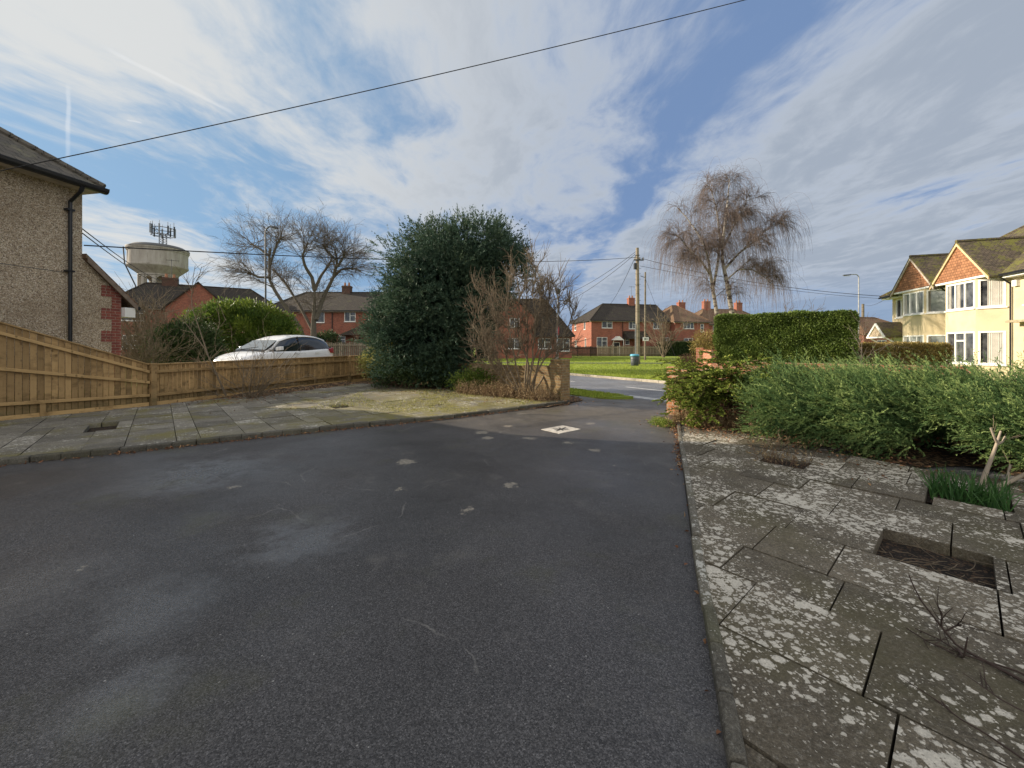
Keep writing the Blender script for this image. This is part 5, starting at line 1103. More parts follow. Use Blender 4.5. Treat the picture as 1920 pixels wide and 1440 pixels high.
def street_lamp(label, x, y, h, arm, r, col):
    o = thing('street_lamp', label, 'street lamp', (x, y, 0)); mb = MB(); mb.tube((0, 0, 0), (0, 0, 1.5), r * 1.7, n=12); mb.tube((0, 0, 1.5), (0, 0, h - .35), r, r * .75, 10)
    s = 1 if arm > 0 else -1; pts = [(0, 0, h - .35)] + [(s * .35 * (1 - math.cos(a)), 0, h - .35 + .35 * math.sin(a)) for a in np.linspace(.3, math.pi / 2, 5)] + [(arm * .55, 0, h - .01)]
    ring_tube(mb, pts, r * .7); mb.build('column', M[col], o)
    mb = MB(); x0, x1 = arm * .5, arm
    a, b_ = min(x0, x1), max(x0, x1); zt0, zt1 = (h - .02, h - .09) if arm > 0 else (h - .09, h - .02)
    mb.hexa([(a, -.10, zt0 - .06), (b_, -.10, zt1 - .06), (b_, .10, zt1 - .06), (a, .10, zt0 - .06), (a, -.06, zt0 + .06), (b_, -.06, zt1 + .06), (b_, .06, zt1 + .06), (a, .06, zt0 + .06)]); hd_ = mb.build('lamp_head', M['dark_steel'], o, bevel=.02)
    mb = MB(); mb.box((a + .12, -.07, min(zt0, zt1) - .085), (b_ - .12, .07, min(zt0, zt1) - .06)); mb.build('lens', M['bulb'], hd_)
street_lamp('dark curved street lamp in front of the pollarded tree, left of the conifer', (498 - 960) / FPX * 25, 25, 9.05, .75, .06, 'dark_steel')
street_lamp('tall grey street lamp with an arm to the left, above the tall clipped hedge', (1610 - 960) / FPX * 45, 45, 9.6, -1.75, .075, 'steel')
fp_ = P(1618, 570, 62); mb = MB(); mb.tube((0, 0, 0), (0, 0, fp_[2]), .22, .17, 10); o = mb.build('telegraph_pole', M['pole'], None); o.location = (fp_[0], fp_[1], 0); tag(o, 'distant stub of telegraph pole peeping over the right end of the tall hedge', 'telegraph pole')

# ------------------------------------------------------------------ overhead wires
def wire(label, a, b_, sag, r=0.012, n=40, group=None):
    a = np.array(a, float); b_ = np.array(b_, float); s = np.linspace(0, 1, n); pts = a[None] + (b_ - a)[None] * s[:, None]; pts[:, 2] -= sag * 4 * s * (1 - s)
    v, f = tubes(pts[None], np.full((1, n), r), 5); o = bulk('overhead_wire', v, f, M['wire'], None, off=a); o.location = a; return tag(o, label, 'wire')
top = np.array([tx - .04, ty - .1, 9.1])
a = P(-60, 333, 7.6); m_ = P(700, 209, 8.6); e = P(1430, 0, 9.6); d = (e - m_); wire('long dark cable sweeping across the whole sky to the top right', a, e + d * 1.2, .28, .0095)
wire('near level wire from the pebble dashed house past the tower to the telegraph pole', P(157, 460, 11.0), top, .42, .018)
wire('upper of two thin wires sloping from the pebble dashed house past the water tower', P(153, 428, 11.2), P(305, 527, 40), .25, .016)
wire('lower of two thin wires sloping from the pebble dashed house past the water tower', P(153, 436, 11.1), P(300, 531, 40), .25, .016)
wire('wire from the telegraph pole to the far cream house, through the birch', top + [.3, 0, -.1], P(1664, 556, 27.5), .5, .018)
wire('lower wire from the telegraph pole running behind the birch trunks', top + [.2, 0, -.75], P(1690, 562, 40), .45, .016)
wire('uppermost wire dropping left from the telegraph pole towards the bare shrub', top + [0, 0, .6], P(1040, 560, 50), .5, .02)
wire('second wire dropping left from the telegraph pole towards the bare shrub', top + [0, 0, .45], P(1030, 580, 49), .6, .02)
wire('wire dropping steeply left from the telegraph pole to the orange walled house roof', top + [0, 0, .5], P(1143, 572, 64), .4, .022)
wire('thin stay wire dropping right from the slender pole to the grass', (sx, sy, 8.9), (sx + 2.2, 40, 0), 0.0, .014)
wire('faint wire from the distant stub pole to the far cream house', fp_, P(1666, 557, 27.2), .4, .014)
# ------------------------------------------------------------------ vegetation
UPV = np.array([0, 0, 1.0])
def shell_clumps(n, fn):
    """fn(u, th) -> point on the outline of the crown and its outward direction"""
    u = rng.random(n); th = rng.random(n) * 2 * math.pi; return fn(u, th)
def plant(name, label, cat, loc, parts, group=None):
    rt = thing(name, label, cat, loc, 0, group)
    for (pn, v, f, m, r) in parts: bulk(pn, v, f, M[m], rt, r, off=loc)
    return rt
def sph(n):
    return nrm(rng.normal(size=(n, 3)))

# dark cypress-like conifer
CX, CY = -2.35, 15.3
pz = np.array([.2, .33, 1.3, 2.1, 3.0, 4.1, 4.8, 5.5, 6.05, 6.4, 6.65]) * .885; prr = np.array([1.5, 1.6, 1.72, 1.85, 2.05, 2.25, 2.60, 2.35, 1.95, 1.35, .3])
pcx = np.array([-.72, -.72, -.70, -.66, -.55, -.18, .28, .22, .38, .22, .2])
n = 420; zc = 0.3 + 5.5 * rng.random(n) ** .85; th = rng.random(n) * 2 * math.pi; r = np.interp(zc, pz, prr); lim = np.where((np.sin(th) > 0) & (zc < 1.8), .62, 1.0)
rr = r * (0.60 + .38 * rng.random(n) ** .5) * lim * (1 + .11 * np.sin(3 * th + 1.9 * zc) + .09 * np.sin(5 * th - 2.7 * zc + 1))
cc = np.stack([CX + np.interp(zc, pz, pcx) + rr * np.cos(th), CY + rr * np.sin(th) * .72, zc], 1)
cr_ = .36 + .42 * rng.random(n)
per = 26; S = np.repeat(cc, per, 0); out_ = nrm(np.stack([np.cos(th), np.sin(th), 0.45 + 0 * th], 1)); D = nrm(sph(n * per) + np.repeat(out_, per, 0) * .9 + UPV * .25)
S = S + D * np.repeat(cr_, per)[:, None] * (.3 + .7 * rng.random((n * per, 1)))
v1, f1, r1_ = sprays(S, D, .32 + .30 * rng.random(n * per), 16, .105, .034, .55, .05); r1_ = .45 * r1_ + .55 * np.repeat(np.repeat(rng.random(n), per), 16)
# spires on top
k = 26; a = rng.random(k) * 2 * math.pi; q = rng.random(k) ** .5 * 1.8; S2 = np.stack([CX + .28 + q * np.cos(a), CY + q * np.sin(a) * .7, np.interp(q, [0, .6, 1.4, 2.0, 2.6], [5.65, 5.55, 5.3, 4.85, 4.3]) + .32 * rng.normal(size=k)], 1)
v2, f2, r2_ = sprays(np.repeat(S2, 14, 0) + rng.normal(size=(k * 14, 3)) * [.1, .1, .18], nrm(rng.normal(size=(k * 14, 3)) * .4 + UPV), .35 + .35 * rng.random(k * 14), 22, .10, .035, .5, .05)
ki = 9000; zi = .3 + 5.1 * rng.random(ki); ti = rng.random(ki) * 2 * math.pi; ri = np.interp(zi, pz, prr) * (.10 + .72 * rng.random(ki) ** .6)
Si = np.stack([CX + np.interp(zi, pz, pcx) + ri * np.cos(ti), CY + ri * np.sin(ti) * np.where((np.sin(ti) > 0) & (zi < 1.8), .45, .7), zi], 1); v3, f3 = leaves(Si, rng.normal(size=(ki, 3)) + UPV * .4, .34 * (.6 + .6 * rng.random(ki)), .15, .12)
v, f = join_vf([(v1, f1), (v2, f2), (v3, f3)]); r2_ = np.r_[r2_, rng.random(ki) * .3]; trk = grow(np.array([[CX, CY, -.05]]), UPV[None], 5.2, 12, .03)  # inner leaves held to the dark tones, crown shade put into colour
lb_s, lb_d, ix, tt = spawn(trk, 40, .1, .95, 1.1); lbs = grow(lb_s, lb_d, 1.9 * (1.1 - tt), 5, .1, .08)
vt, ft = join_vf([tubes(trk, taper(1, 13, .19, .03), 9), tubes(lbs, taper(len(lbs), 6, .05, .012), 5)])
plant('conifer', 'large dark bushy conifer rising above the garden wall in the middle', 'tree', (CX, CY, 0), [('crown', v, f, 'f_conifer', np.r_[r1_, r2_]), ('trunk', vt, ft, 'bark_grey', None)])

def blob_bush(name, label, c, rad, nclump, per, leafL, leafW, m, stems='twig_brown', z0=.15, flat=1.0, updir=.4, clump=(.15, .3), cat='shrub', extra=None):
    c = np.array(c, float); rad = np.array(rad, float); d = sph(nclump); d[:, 2] = np.abs(d[:, 2]) * 1.15 - .15; d = nrm(d)
    cc = c + d * rad * (.55 + .5 * rng.random((nclump, 1)) ** .5); cc[:, 2] = np.maximum(cc[:, 2], z0)
    S = np.repeat(cc, per, 0); dd = sph(len(S)); S = S + dd * (clump[0] + clump[1] * rng.random((len(S), 1))); S[:, 2] = np.maximum(S[:, 2], .03)
    D = nrm(dd + np.repeat(d, per, 0) * .5 + UPV * updir + rng.normal(size=S.shape) * .35)
    v, f = leaves(S, D, leafL * (.7 + .6 * rng.random(len(S))), leafW, .1)
    st = np.repeat(np.array([[c[0], c[1], 0.0]]), 16, 0) + rng.normal(size=(16, 3)) * [rad[0] * .25, rad[1] * .25, 0]
    sp_ = grow(st, cc[rng.integers(0, nclump, 16)] - st, np.full(16, c[2] + rad[2] * .6), 6, .1, .05); vt, ft = tubes(sp_, taper(16, 7, .02, .006), 5)
    rr = np.repeat(rng.random(nclump), per) * .6 + .4 * rng.random(len(S))
    return plant(name, label, cat, (c[0], c[1], 0), [('foliage', v, f, m, rr), ('stems', vt, ft, stems, None)])
blob_bush('variegated_shrub', 'yellow and green variegated shrub at the end of the low fence under the conifer', (-4.75, 15.7, .8), (1.0, .7, .85), 150, 50, .085, .045, 'f_varieg')
blob_bush('ivy_shrub', 'low dark glossy shrub on the paving at the foot of the conifer', (-3.55, 14.6, .45), (1.35, .6, .6), 170, 55, .08, .05, 'f_dark')
blob_bush('ground_ivy', 'low green ivy clump beside the bed at the right foot of the conifer', (-1.2, 13.45, .22), (.75, .4, .32), 70, 45, .07, .045, 'f_laurel')
# laurel and the darker evergreen beyond the fence
def big_bush(name, label, c, rad, nclump, per, L, W, m, z0):
    return blob_bush(name, label, c, rad, nclump, per, L, W, m, z0=z0, clump=(.12, .34), updir=.7)
blob_bush('laurel', 'big bright green laurel bush behind the white car', (-14.1, 20.5, 1.70), (2.95, 1.3, 1.95), 440, 80, .16, .062, 'f_laurel', z0=.6, clump=(.1, .36), updir=.75)
blob_bush('evergreen_shrub', 'dark glossy evergreen shrub left of the bright laurel', (-13.3, 16.3, 1.2), (1.2, .9, 1.2), 200, 70, .12, .05, 'f_dark', z0=.55)
# clipped hedge: a solid block of dense small leaves, base on the neighbour's low wall
def hedge(name, label, a, b_, depth, z0, z1, n, L, W, m, z1b=None, rough_=.07, cat='hedge'):
    a = np.array(a, float); b_ = np.array(b_, float); Ld = np.linalg.norm(b_ - a); d = (b_ - a) / Ld; nv = np.array([d[1], -d[0]])
    z1b = z1 if z1b is None else z1b; H = (z1 + z1b) / 2 - z0
    areas = np.array([Ld * H, Ld * H, Ld * depth, depth * H, depth * H]); w = areas * [1.5, .6, 1, 1, 1]; pk = rng.choice(5, n, p=w / w.sum()); u, v_ = rng.random(n), rng.random(n)
    us = np.where(pk < 3, u * Ld, np.where(pk == 3, 0, Ld)); ws = np.select([pk == 0, pk == 1, pk == 2], [0 * u, 0 * u + depth, v_ * depth], u * depth)
    zt_ = z1 + (z1b - z1) * us / Ld; zs = np.where(pk == 2, zt_, z0 + v_ * (zt_ - z0))
    rd = .12; 
    edge = np.minimum(np.minimum(us, Ld - us), zt_ - zs); 
    lump = .03 * np.sin(us * 5.1 + zs * 3.7) + .035 * np.sin(us * 2.3 - zs * 6.3 + 1)
    jit = rng.random(n) * rough_ * 2
    nrmv = np.zeros((n, 3)); nrmv[:, :2] = np.where(pk[:, None] == 0, nv, np.where(pk[:, None] == 1, -nv, np.where(pk[:, None] == 3, -d, np.where(pk[:, None] == 4, d, 0)))); nrmv[pk == 2, 2] = 1
    Pp = np.zeros((n, 3)); Pp[:, :2] = a + us[:, None] * d - ws[:, None] * nv; Pp[:, 2] = zs
    ctr = np.zeros((n, 3)); ctr[:, :2] = a + np.clip(us, .35, Ld - .35)[:, None] * d - np.clip(ws, .3, depth - .3)[:, None] * nv; ctr[:, 2] = np.clip(zs, z0, zt_ - .3)
    dv = Pp - ctr; ln_ = np.linalg.norm(dv, axis=1, keepdims=True); cornerr = np.where(ln_ > .42, .42 / np.maximum(ln_, 1e-6), 1.0); Pp = ctr + dv * cornerr
    Pp = Pp + nrmv * (lump - jit)[:, None]
    D = nrm(nrmv * .55 + rng.normal(size=(n, 3)) * .75 + UPV * .25)
    vv, ff = leaves(Pp, D, L * (.6 + .8 * rng.random(n)), W, .1)
    cl = (np.sin(us * 9 + zs * 7) * .5 + .5) * .35 + .65 * rng.random(n)
    rt = plant(name, label, cat, (*((a + b_) / 2), 0), [('foliage', vv, ff, m, cl)])
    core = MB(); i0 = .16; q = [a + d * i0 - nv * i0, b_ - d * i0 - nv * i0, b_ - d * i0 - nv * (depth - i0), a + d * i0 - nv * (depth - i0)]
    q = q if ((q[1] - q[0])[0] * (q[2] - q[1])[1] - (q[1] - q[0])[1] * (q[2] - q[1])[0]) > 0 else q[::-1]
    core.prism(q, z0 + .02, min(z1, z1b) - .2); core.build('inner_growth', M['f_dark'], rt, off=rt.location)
    return rt
HA, HB = (9.0, 17.8), (13.0, 15.05)
hedge('clipped_hedge', 'tall square clipped evergreen hedge on a low orange brick wall', HA, HB, 1.5, .86, 2.93, 80000, .085, .036, 'f_hedge', 2.93)
rt = thing('low_brick_wall', 'low orange brick wall under the tall clipped hedge with a stepped end left of it', 'wall', (9.0, 17.8, 0))
hd_ = nrm(np.array(HB) - np.array(HA)); hn_ = np.array([hd_[1], -hd_[0]])
wall_run(rt, np.array(HA) + hn_ * .12 - hd_ * .1, np.array(HB) + hn_ * .12 + hd_ * 3.0, .80, M['brick_orange'])
pier(rt, np.array(P(1313, 690, 19.0)[:2]), hd_, .32, 1.42, M['brick_orange']); wall_run(rt, np.array(P(1313, 690, 19.0)[:2]) + hd_ * .2, np.array(HA) + hn_ * .1, 1.3, M['brick_orange'])
hedge('beech_hedge', 'brown and olive beech hedge in front of the farther cream house', (14.9, 16.7), (19.3, 17.5), .8, .0, 1.70, 36000, .07, .036, 'f_beech', 1.70, .09)
hedge('dark_hedge', 'long low dark hedge under the tan roofed house beyond the green', (22.7, 60.5), (30.5, 61.5), 1.6, 0, 2.1, 16000, .28, .13, 'f_dark', 2.1, .15)
def far_fence(label, a, b_, h, m, pick=True):
    rt = thing('garden_fence', label, 'fence', (*a, 0)); f, L = frame2(a, b_); mb = MB(); u = 0
    while u < L: fbox(mb, f, u + .02, u + .16, 0.03, h + random.uniform(-.06, .06), -.02, .02); u += .19 if pick else .165
    mb.build('boards', M[m], rt, off=rt.location); r_ = MB()
    for z in (.3, h - .3): fbox(r_, f, 0, L, z, z + .1, .022, .07)
    r_.build('rails', M[m], rt, off=rt.location); p_ = MB(); u = 0
    while u < L: fbox(p_, f, u, u + .12, 0, h + .08, -.06, -.022); u += 2.0
    p_.build('fence_posts', M[m], rt, off=rt.location)
far_fence('dark brown board fence beyond the green, left of the pale picket fence', P(905, 665, 57)[:2], P(1119, 665, 59.5)[:2], 1.45, 'dark_fence', False)
far_fence('pale weathered picket fence below the house with the white door canopy', P(1120, 665, 59.5)[:2], P(1243, 665, 60.5)[:2], 1.55, 'old_fence')
far_fence('weathered picket fence behind the white car, below the pollarded tree', P(560, 668, 38)[:2], P(735, 668, 38)[:2], 1.9, 'old_fence')

# juniper: feathery plumes on a long low mound in front of the wall
JA, JB = np.array([4.75, 7.55]), np.array([9.8, 2.9]); jd = nrm(JB - JA); jn = np.array([jd[1], -jd[0]]); jn = jn if jn[1] < 0 else -jn; JL = np.linalg.norm(JB - JA)
n = 1500; u = rng.random(n); ph = (rng.random(n) * 1.25 - .22) * math.pi; endf = np.clip(np.minimum(u / .1, (1 - u) / .06), 0, 1) ** .5
rw = (.98 + .14 * np.sin(u * 17) + .1 * np.sin(u * 31 + 1)) * (.55 + .45 * endf); rz_ = (.56 + .05 * np.sin(u * 23 + 2) + .04 * np.sin(u * 41)) * (.6 + .4 * endf)
s_ = (.72 + .28 * rng.random(n) ** .5)
cc = np.zeros((n, 3)); cc[:, :2] = JA + jd * (u * JL)[:, None] + jn * (np.cos(ph) * rw * s_ * 1.08 + .26)[:, None]; cc[:, 2] = .50 + np.sin(ph) * rz_ * s_
hole_ = np.exp(-((u - .34) / .055) ** 2) * .62 * (np.cos(ph) > .2); cc[:, 2] = np.maximum(cc[:, 2], .10 + hole_ + .1 * rng.random(n))
outd = np.zeros((n, 3)); outd[:, :2] = jn * np.cos(ph)[:, None]; outd[:, 2] = np.sin(ph)
per = 9; S = np.repeat(cc, per, 0) + rng.normal(size=(n * per, 3)) * .09
D = nrm(np.repeat(outd, per, 0) * .7 + np.concatenate([jd * -.65, [.32]])[None] + rng.normal(size=(n * per, 3)) * .40)
S[:, 2] = np.maximum(S[:, 2], .05)
v1, f1, r1_ = sprays(S, D, .18 + .22 * rng.random(n * per), 34, .044, .0098, .42, -.03, 5)
k = 260; ut = rng.random(k); S2 = np.zeros((k, 3)); S2[:, :2] = JA + jd * (ut * JL)[:, None] + jn * (rng.normal(size=k) * .45)[:, None]; S2[:, 2] = .92 + .14 * rng.random(k)
v2, f2, r2_ = sprays(np.repeat(S2, 3, 0) + rng.normal(size=(k * 3, 3)) * .05, nrm(np.concatenate([-jd * .5, [.45]])[None] + rng.normal(size=(k * 3, 3)) * .3), .40 + .25 * rng.random(k * 3), 44, .046, .0098, .40, -.04, 5)
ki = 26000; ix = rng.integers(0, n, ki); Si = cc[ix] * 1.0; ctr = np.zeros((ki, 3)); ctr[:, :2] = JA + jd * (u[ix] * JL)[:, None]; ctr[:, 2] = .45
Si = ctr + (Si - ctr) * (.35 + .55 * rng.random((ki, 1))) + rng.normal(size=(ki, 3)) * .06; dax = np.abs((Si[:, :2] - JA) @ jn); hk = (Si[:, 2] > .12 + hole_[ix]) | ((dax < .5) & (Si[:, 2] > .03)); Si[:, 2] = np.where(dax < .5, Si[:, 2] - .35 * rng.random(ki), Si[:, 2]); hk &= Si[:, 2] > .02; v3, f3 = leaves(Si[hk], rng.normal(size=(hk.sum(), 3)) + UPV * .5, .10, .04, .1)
v, f = join_vf([(v1, f1), (v2, f2), (v3, f3)]); r2_ = np.r_[r2_, rng.random(hk.sum()) * .25]  # core leaves use the darkest tones, so interior shade is in the colour
st = np.zeros((46, 3)); us_ = rng.random(46); st[:, :2] = JA + jd * (us_ * JL)[:, None]; tgt = cc[rng.integers(0, n, 46)] * .0 + st + np.concatenate([np.repeat((jn * .6)[None], 46, 0) * (rng.random((46, 1)) * 2 - .6), .8 * np.ones((46, 1))], 1)
bs = grow(st, tgt - st, np.full(46, 1.0), 6, .12, .05); vt, ft = tubes(bs, taper(46, 7, .026, .006), 5)
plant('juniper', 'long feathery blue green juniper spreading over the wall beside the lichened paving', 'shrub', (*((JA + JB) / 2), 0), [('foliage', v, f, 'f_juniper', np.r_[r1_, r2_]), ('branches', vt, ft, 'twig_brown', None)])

# golden spreading fir by the gate pier: flat layered branches
bs_ = np.array([4.55, 8.2, 0.0]); k = 120; az = rng.random(k) * 2 * math.pi; az = np.where(np.sin(az) > .55, az + math.pi, az); el = .10 + .75 * rng.random(k)
S = np.repeat(bs_[None], k, 0) + np.stack([np.zeros(k), np.zeros(k), .26 + .66 * rng.random(k)], 1); D = np.stack([np.cos(az), np.sin(az) * .8, el], 1); L_ = .9 + .55 * rng.random(k); L_ = np.where(np.cos(az) < -.2, L_ * 1.18, L_)
br = grow(S, D, L_, 8, .06, -.09); s2, d2, ix, tt = spawn(br, 18, .25, 1.0, .75, .2); d2[:, 2] *= .25; tw_ = grow(s2, d2, .34 * (1.15 - tt * .5), 4, .08, -.04)
s3, d3, ix3, t3 = spawn(tw_, 42, .0, 1.0, .85, .25); d3[:, 2] = np.abs(d3[:, 2]) * .5 + .1; low = (s3[:, 2] > .46 + .25 * rng.random(len(s3))) | (s3[:, 0] < 3.85); v, f = leaves(s3[low], d3[low], .050, .024)
v0, f0 = tubes(br, taper(k, 9, .014, .003), 5); v1, f1 = tubes(tw_, taper(len(tw_), 5, .005, .002), 3); vt, ft = join_vf([(v0, f0), (v1, f1)])
plant('golden_fir', 'yellow green spreading fir with layered branches leaning over the right gate pier', 'shrub', (4.55, 8.2, 0), [('foliage', v, f, 'f_yellow', None), ('branches', vt, ft, 'twig_brown', None)])
def stalks(name, label, boxes, n, h, m, lean=.35, W=.012, cat='plant'):
    Pp = []
    for (x0, y0, x1, y1, w, k) in boxes:
        t_ = rng.random(k)[:, None]; a, b_ = np.array([x0, y0]), np.array([x1, y1]); d = nrm(b_ - a); nn = np.array([-d[1], d[0]]); Pp.append(np.c_[a + (b_ - a) * t_ + nn * (rng.random((k, 1)) - .5) * w, np.zeros(k) - .01])
    Pp = np.concatenate(Pp); K = len(Pp); D = nrm(rng.normal(size=(K, 3)) * lean + UPV); g = grow(Pp, D, h * (.45 + .75 * rng.random(K)), 5, .12, 0); v0, f0 = tubes(g, taper(K, 6, .0035, .0012), 3)
    s3, d3, _, _ = spawn(g, n, .15, 1.0, .8, .3); v, f = leaves(s3, d3, .055, W * 1.3, .1)
    c = Pp.mean(0); return plant(name, label, cat, (c[0], c[1], 0), [('leaves', v, f, m, None), ('stems', v0, f0, 'twig_brown', None)])
stalks('dry_plants', 'brown dried bedding plants along the foot of the mossy wall left of the gate', [(-1.6, 13.0, 1.15, 11.1, .75, 900)], 9, .50, 'f_dry')
stalks('dry_plants', 'tangled brown dried plants under the golden fir beside the drive edge', [(3.35, 8.2, 4.6, 7.2, .6, 620)], 10, .42, 'f_dry')
stalks('dead_growth', 'dead reddish brown undergrowth inside the golden fir', [(3.9, 8.3, 4.9, 7.6, .5, 300)], 14, .85, 'f_brown', .5)
stalks('weeds', 'tuft of thin bare stems growing from a gap in the paving beside the juniper', [(3.4, 5.5, 3.9, 5.2, .35, 48)], 4, .46, 'f_dry')
blob_bush('yellow_moss', 'bright yellow green moss clump at the right edge of the drive', (*G(1240, 797), .03), (.2, .28, .06), 40, 40, .03, .012, 'f_yellow', z0=.01, clump=(.02, .06), cat='moss')
# daffodil leaves
k = 330; uvr = (rng.random((k, 2)) - .5) * [.54, .46]; Pp = np.c_[HR2 + uvr[:, :1] * UA + uvr[:, 1:] * UB, np.zeros(k) - .01]; g = grow(Pp, UPV + rng.normal(size=(k, 3)) * .26, .12 + .22 * rng.random(k), 4, .10, -.06)
wv_ = rng.normal(size=(k, 3)); wv_[:, 2] = 0; wv_ = nrm(wv_)[:, None, :] * (np.array([.006, .0065, .006, .005, .0015])[None, :, None]); Vv = np.stack([g - wv_, g + wv_], 2).reshape(-1, 3)
ii, jj = np.meshgrid(np.arange(k), np.arange(4), indexing='ij'); b0 = (ii * 10 + jj * 2).ravel(); F = np.stack([b0, b0 + 1, b0 + 3, b0 + 2], 1)
o = bulk('daffodil_clump', Vv, F, M['f_daff'], None, np.repeat(rng.random(k), 4), off=(*HR2, 0)); o.location = (*HR2, 0); tag(o, 'clump of green daffodil leaves in the paving hole under the juniper', 'plant')

# ---- bare trees and shrubs -------------------------------------------------
def build_tree(name, label, loc, trunkV, twigV, bark_, twig_, cat='tree', pn=('trunk', 'twigs')):
    return plant(name, label, cat, loc, [(pn[0], *join_vf(trunkV), bark_, None), (pn[1], *join_vf(twigV), twig_, None)])
def limbs(defs, n):
    return np.stack([resample([P(*q) for q in d], n) for d in defs])
# weeping birch behind the hedge
BD = 27.0
T1 = [(1376, 668, BD), (1374, 600, BD), (1366, 545, BD), (1357, 500, BD), (1352, 475, BD), (1358, 430, BD - .4), (1364, 380, BD - .3), (1368, 335, BD)]
T2 = [(1348, 668, BD + .5), (1345, 592, BD + .5), (1337, 545, BD + .4), (1330, 500, BD + .3), (1326, 470, BD), (1310, 440, BD), (1285, 405, BD + .6), (1270, 390, BD + .8)]
T3 = [(1336, 545, BD + .4), (1345, 500, BD), (1350, 450, BD + .6), (1345, 400, BD + .9), (1335, 360, BD + 1), (1325, 345, BD + 1)]
T4 = [(1358, 505, BD), (1385, 475, BD - .4), (1415, 452, BD - .8), (1436, 432, BD - .9), (1450, 422, BD - .8)]
T5 = [(1362, 525, BD), (1385, 505, BD + .6), (1410, 505, BD + 1), (1432, 518, BD + 1.3), (1446, 532, BD + 1.4)]
T6 = [(1332, 515, BD + .3), (1315, 490, BD - .5), (1290, 465, BD - .9), (1275, 446, BD - 1.2), (1266, 438, BD - 1.2)]
T7 = [(1356, 465, BD), (1375, 425, BD + .4), (1395, 390, BD + .7), (1405, 360, BD + .8)]
TT = limbs([T1, T2, T3, T4, T5, T6, T7], 14); tr0 = np.array([.20, .17, .10, .09, .065, .08, .075])
s1, d1, i1, t1_ = spawn(TT, 15, .30, 1.0, .75, .2); d1[:, 2] = np.abs(d1[:, 2]) * .8 + .25; b1 = grow(s1, d1, (.65 + .7 * rng.random(len(s1))) * (1.15 - .5 * t1_), 7, .10, curve=-.10)
s2, d2, i2, t2_ = spawn(b1, 8, .2, 1.0, .7, .25); b2 = grow(s2, d2, .5 + .45 * rng.random(len(s2)), 5, .12, curve=-.3)
s5, d5, i5, t5_ = spawn(b2, 6, .3, 1.0, .6, .3); b5 = grow(s5, d5, .25 + .5 * rng.random(len(s5)), 5, .10, curve=-.12)
s3, d3, i3, t3_ = spawn(b2, 7, .15, 1.0, .6, .3); d3 = d3 * .55 + np.array([0, 0, -.35]); b3 = grow(s3, d3, .5 + 2.9 * rng.random(len(s3)) ** 1.9, 8, .06, curve=-1.3)
zl = b3[:, :, 2].min(1); b3 = b3[zl > 1.2]
build_tree('birch_tree', 'bare weeping birch with two pale leaning trunks rising behind the tall hedge', (float(P(1360, 668, BD)[0]), BD, 0),
    [tubes(TT, taper(7, 14, tr0, .022), 8)], [tubes(b1, taper(len(b1), 8, .026, .010), 4), tubes(b2, taper(len(b2), 6, .011, .006), 3), tubes(b5, taper(len(b5), 6, .0055, .0036), 3), tubes(b3, taper(len(b3), 9, .0052, .0034), 3)], 'bark_birch', 'twig_birch')
# pollarded tree behind the car
PD = 30.0
L0 = [[(588, 668, PD), (588, 600, PD), (590, 560, PD), (590, 545, PD)], [(583, 668, PD), (560, 610, PD - .4), (525, 560, PD - .7), (506, 530, PD - .9), (505, 490, PD - .9), (506, 465, PD - .9)],
      [(590, 545, PD), (585, 520, PD), (572, 500, PD - .5), (567, 480, PD - .7), (577, 455, PD - .8)], [(590, 545, PD), (600, 520, PD + .2), (614, 500, PD + .6), (621, 488, PD + .8)],
      [(592, 600, PD), (605, 560, PD + .5), (625, 520, PD + .4), (633, 490, PD + .2), (628, 470, PD)], [(633, 500, PD + .2), (645, 480, PD - .2), (646, 470, PD - .4)], [(620, 525, PD + .4), (640, 505, PD + .8), (662, 503, PD + 1.2)],
      [(592, 630, PD), (560, 570, PD + .8), (535, 530, PD + 1.2), (512, 505, PD + 1.5)], [(508, 520, PD - .9), (485, 520, PD - 1.3), (465, 510, PD - 1.6)], [(505, 500, PD - .9), (520, 455, PD - 1), (528, 445, PD - 1)], [(633, 490, PD), (612, 470, PD - .4), (608, 460, PD - .6)], [(505, 480, PD - .9), (485, 465, PD - .4), (472, 458, PD)]]
LL = limbs(L0, 12); lr0 = np.array([.30, .19, .15, .12, .19, .10, .11, .12, .09, .09, .09, .09])
s1, d1, i1, t1_ = spawn(LL, 22, .62, 1.0, .85, .35); d1[:, 2] = d1[:, 2] * .8 + .25; b1 = grow(s1, d1, 1.1 + 1.3 * rng.random(len(s1)), 8, .13, -.02)
sk, dk, ik, tk = spawn(LL[[0, 1, 4, 7]], 26, .30, .95, 1.1, .3); bk = grow(sk, dk, .7 + .9 * rng.random(len(sk)), 8, .14, .02)
s2, d2, i2, t2_ = spawn(b1, 7, .15, 1.0, .5, .25); b2 = grow(s2, d2, .55 + .9 * rng.random(len(s2)), 6, .13, curve=-.02)
s3, d3, i3, t3_ = spawn(b2, 3, .3, 1.0, .5, .25); b3 = grow(s3, d3, .3 + .45 * rng.random(len(s3)), 4, .12, curve=-.08)
build_tree('pollarded_tree', 'bare pollarded tree with knuckled limbs and fine radiating twigs behind the white car', (float(P(588, 668, PD)[0]), PD, 0),
    [tubes(LL, taper(12, 12, lr0, .07), 8)], [tubes(b1, taper(len(b1), 9, .024, .008), 4), tubes(bk, taper(len(bk), 9, .017, .006), 4), tubes(b2, taper(len(b2), 7, .0085, .005), 3), tubes(b3, taper(len(b3), 5, .007, .004), 3)], 'bark_grey', 'twig_grey')
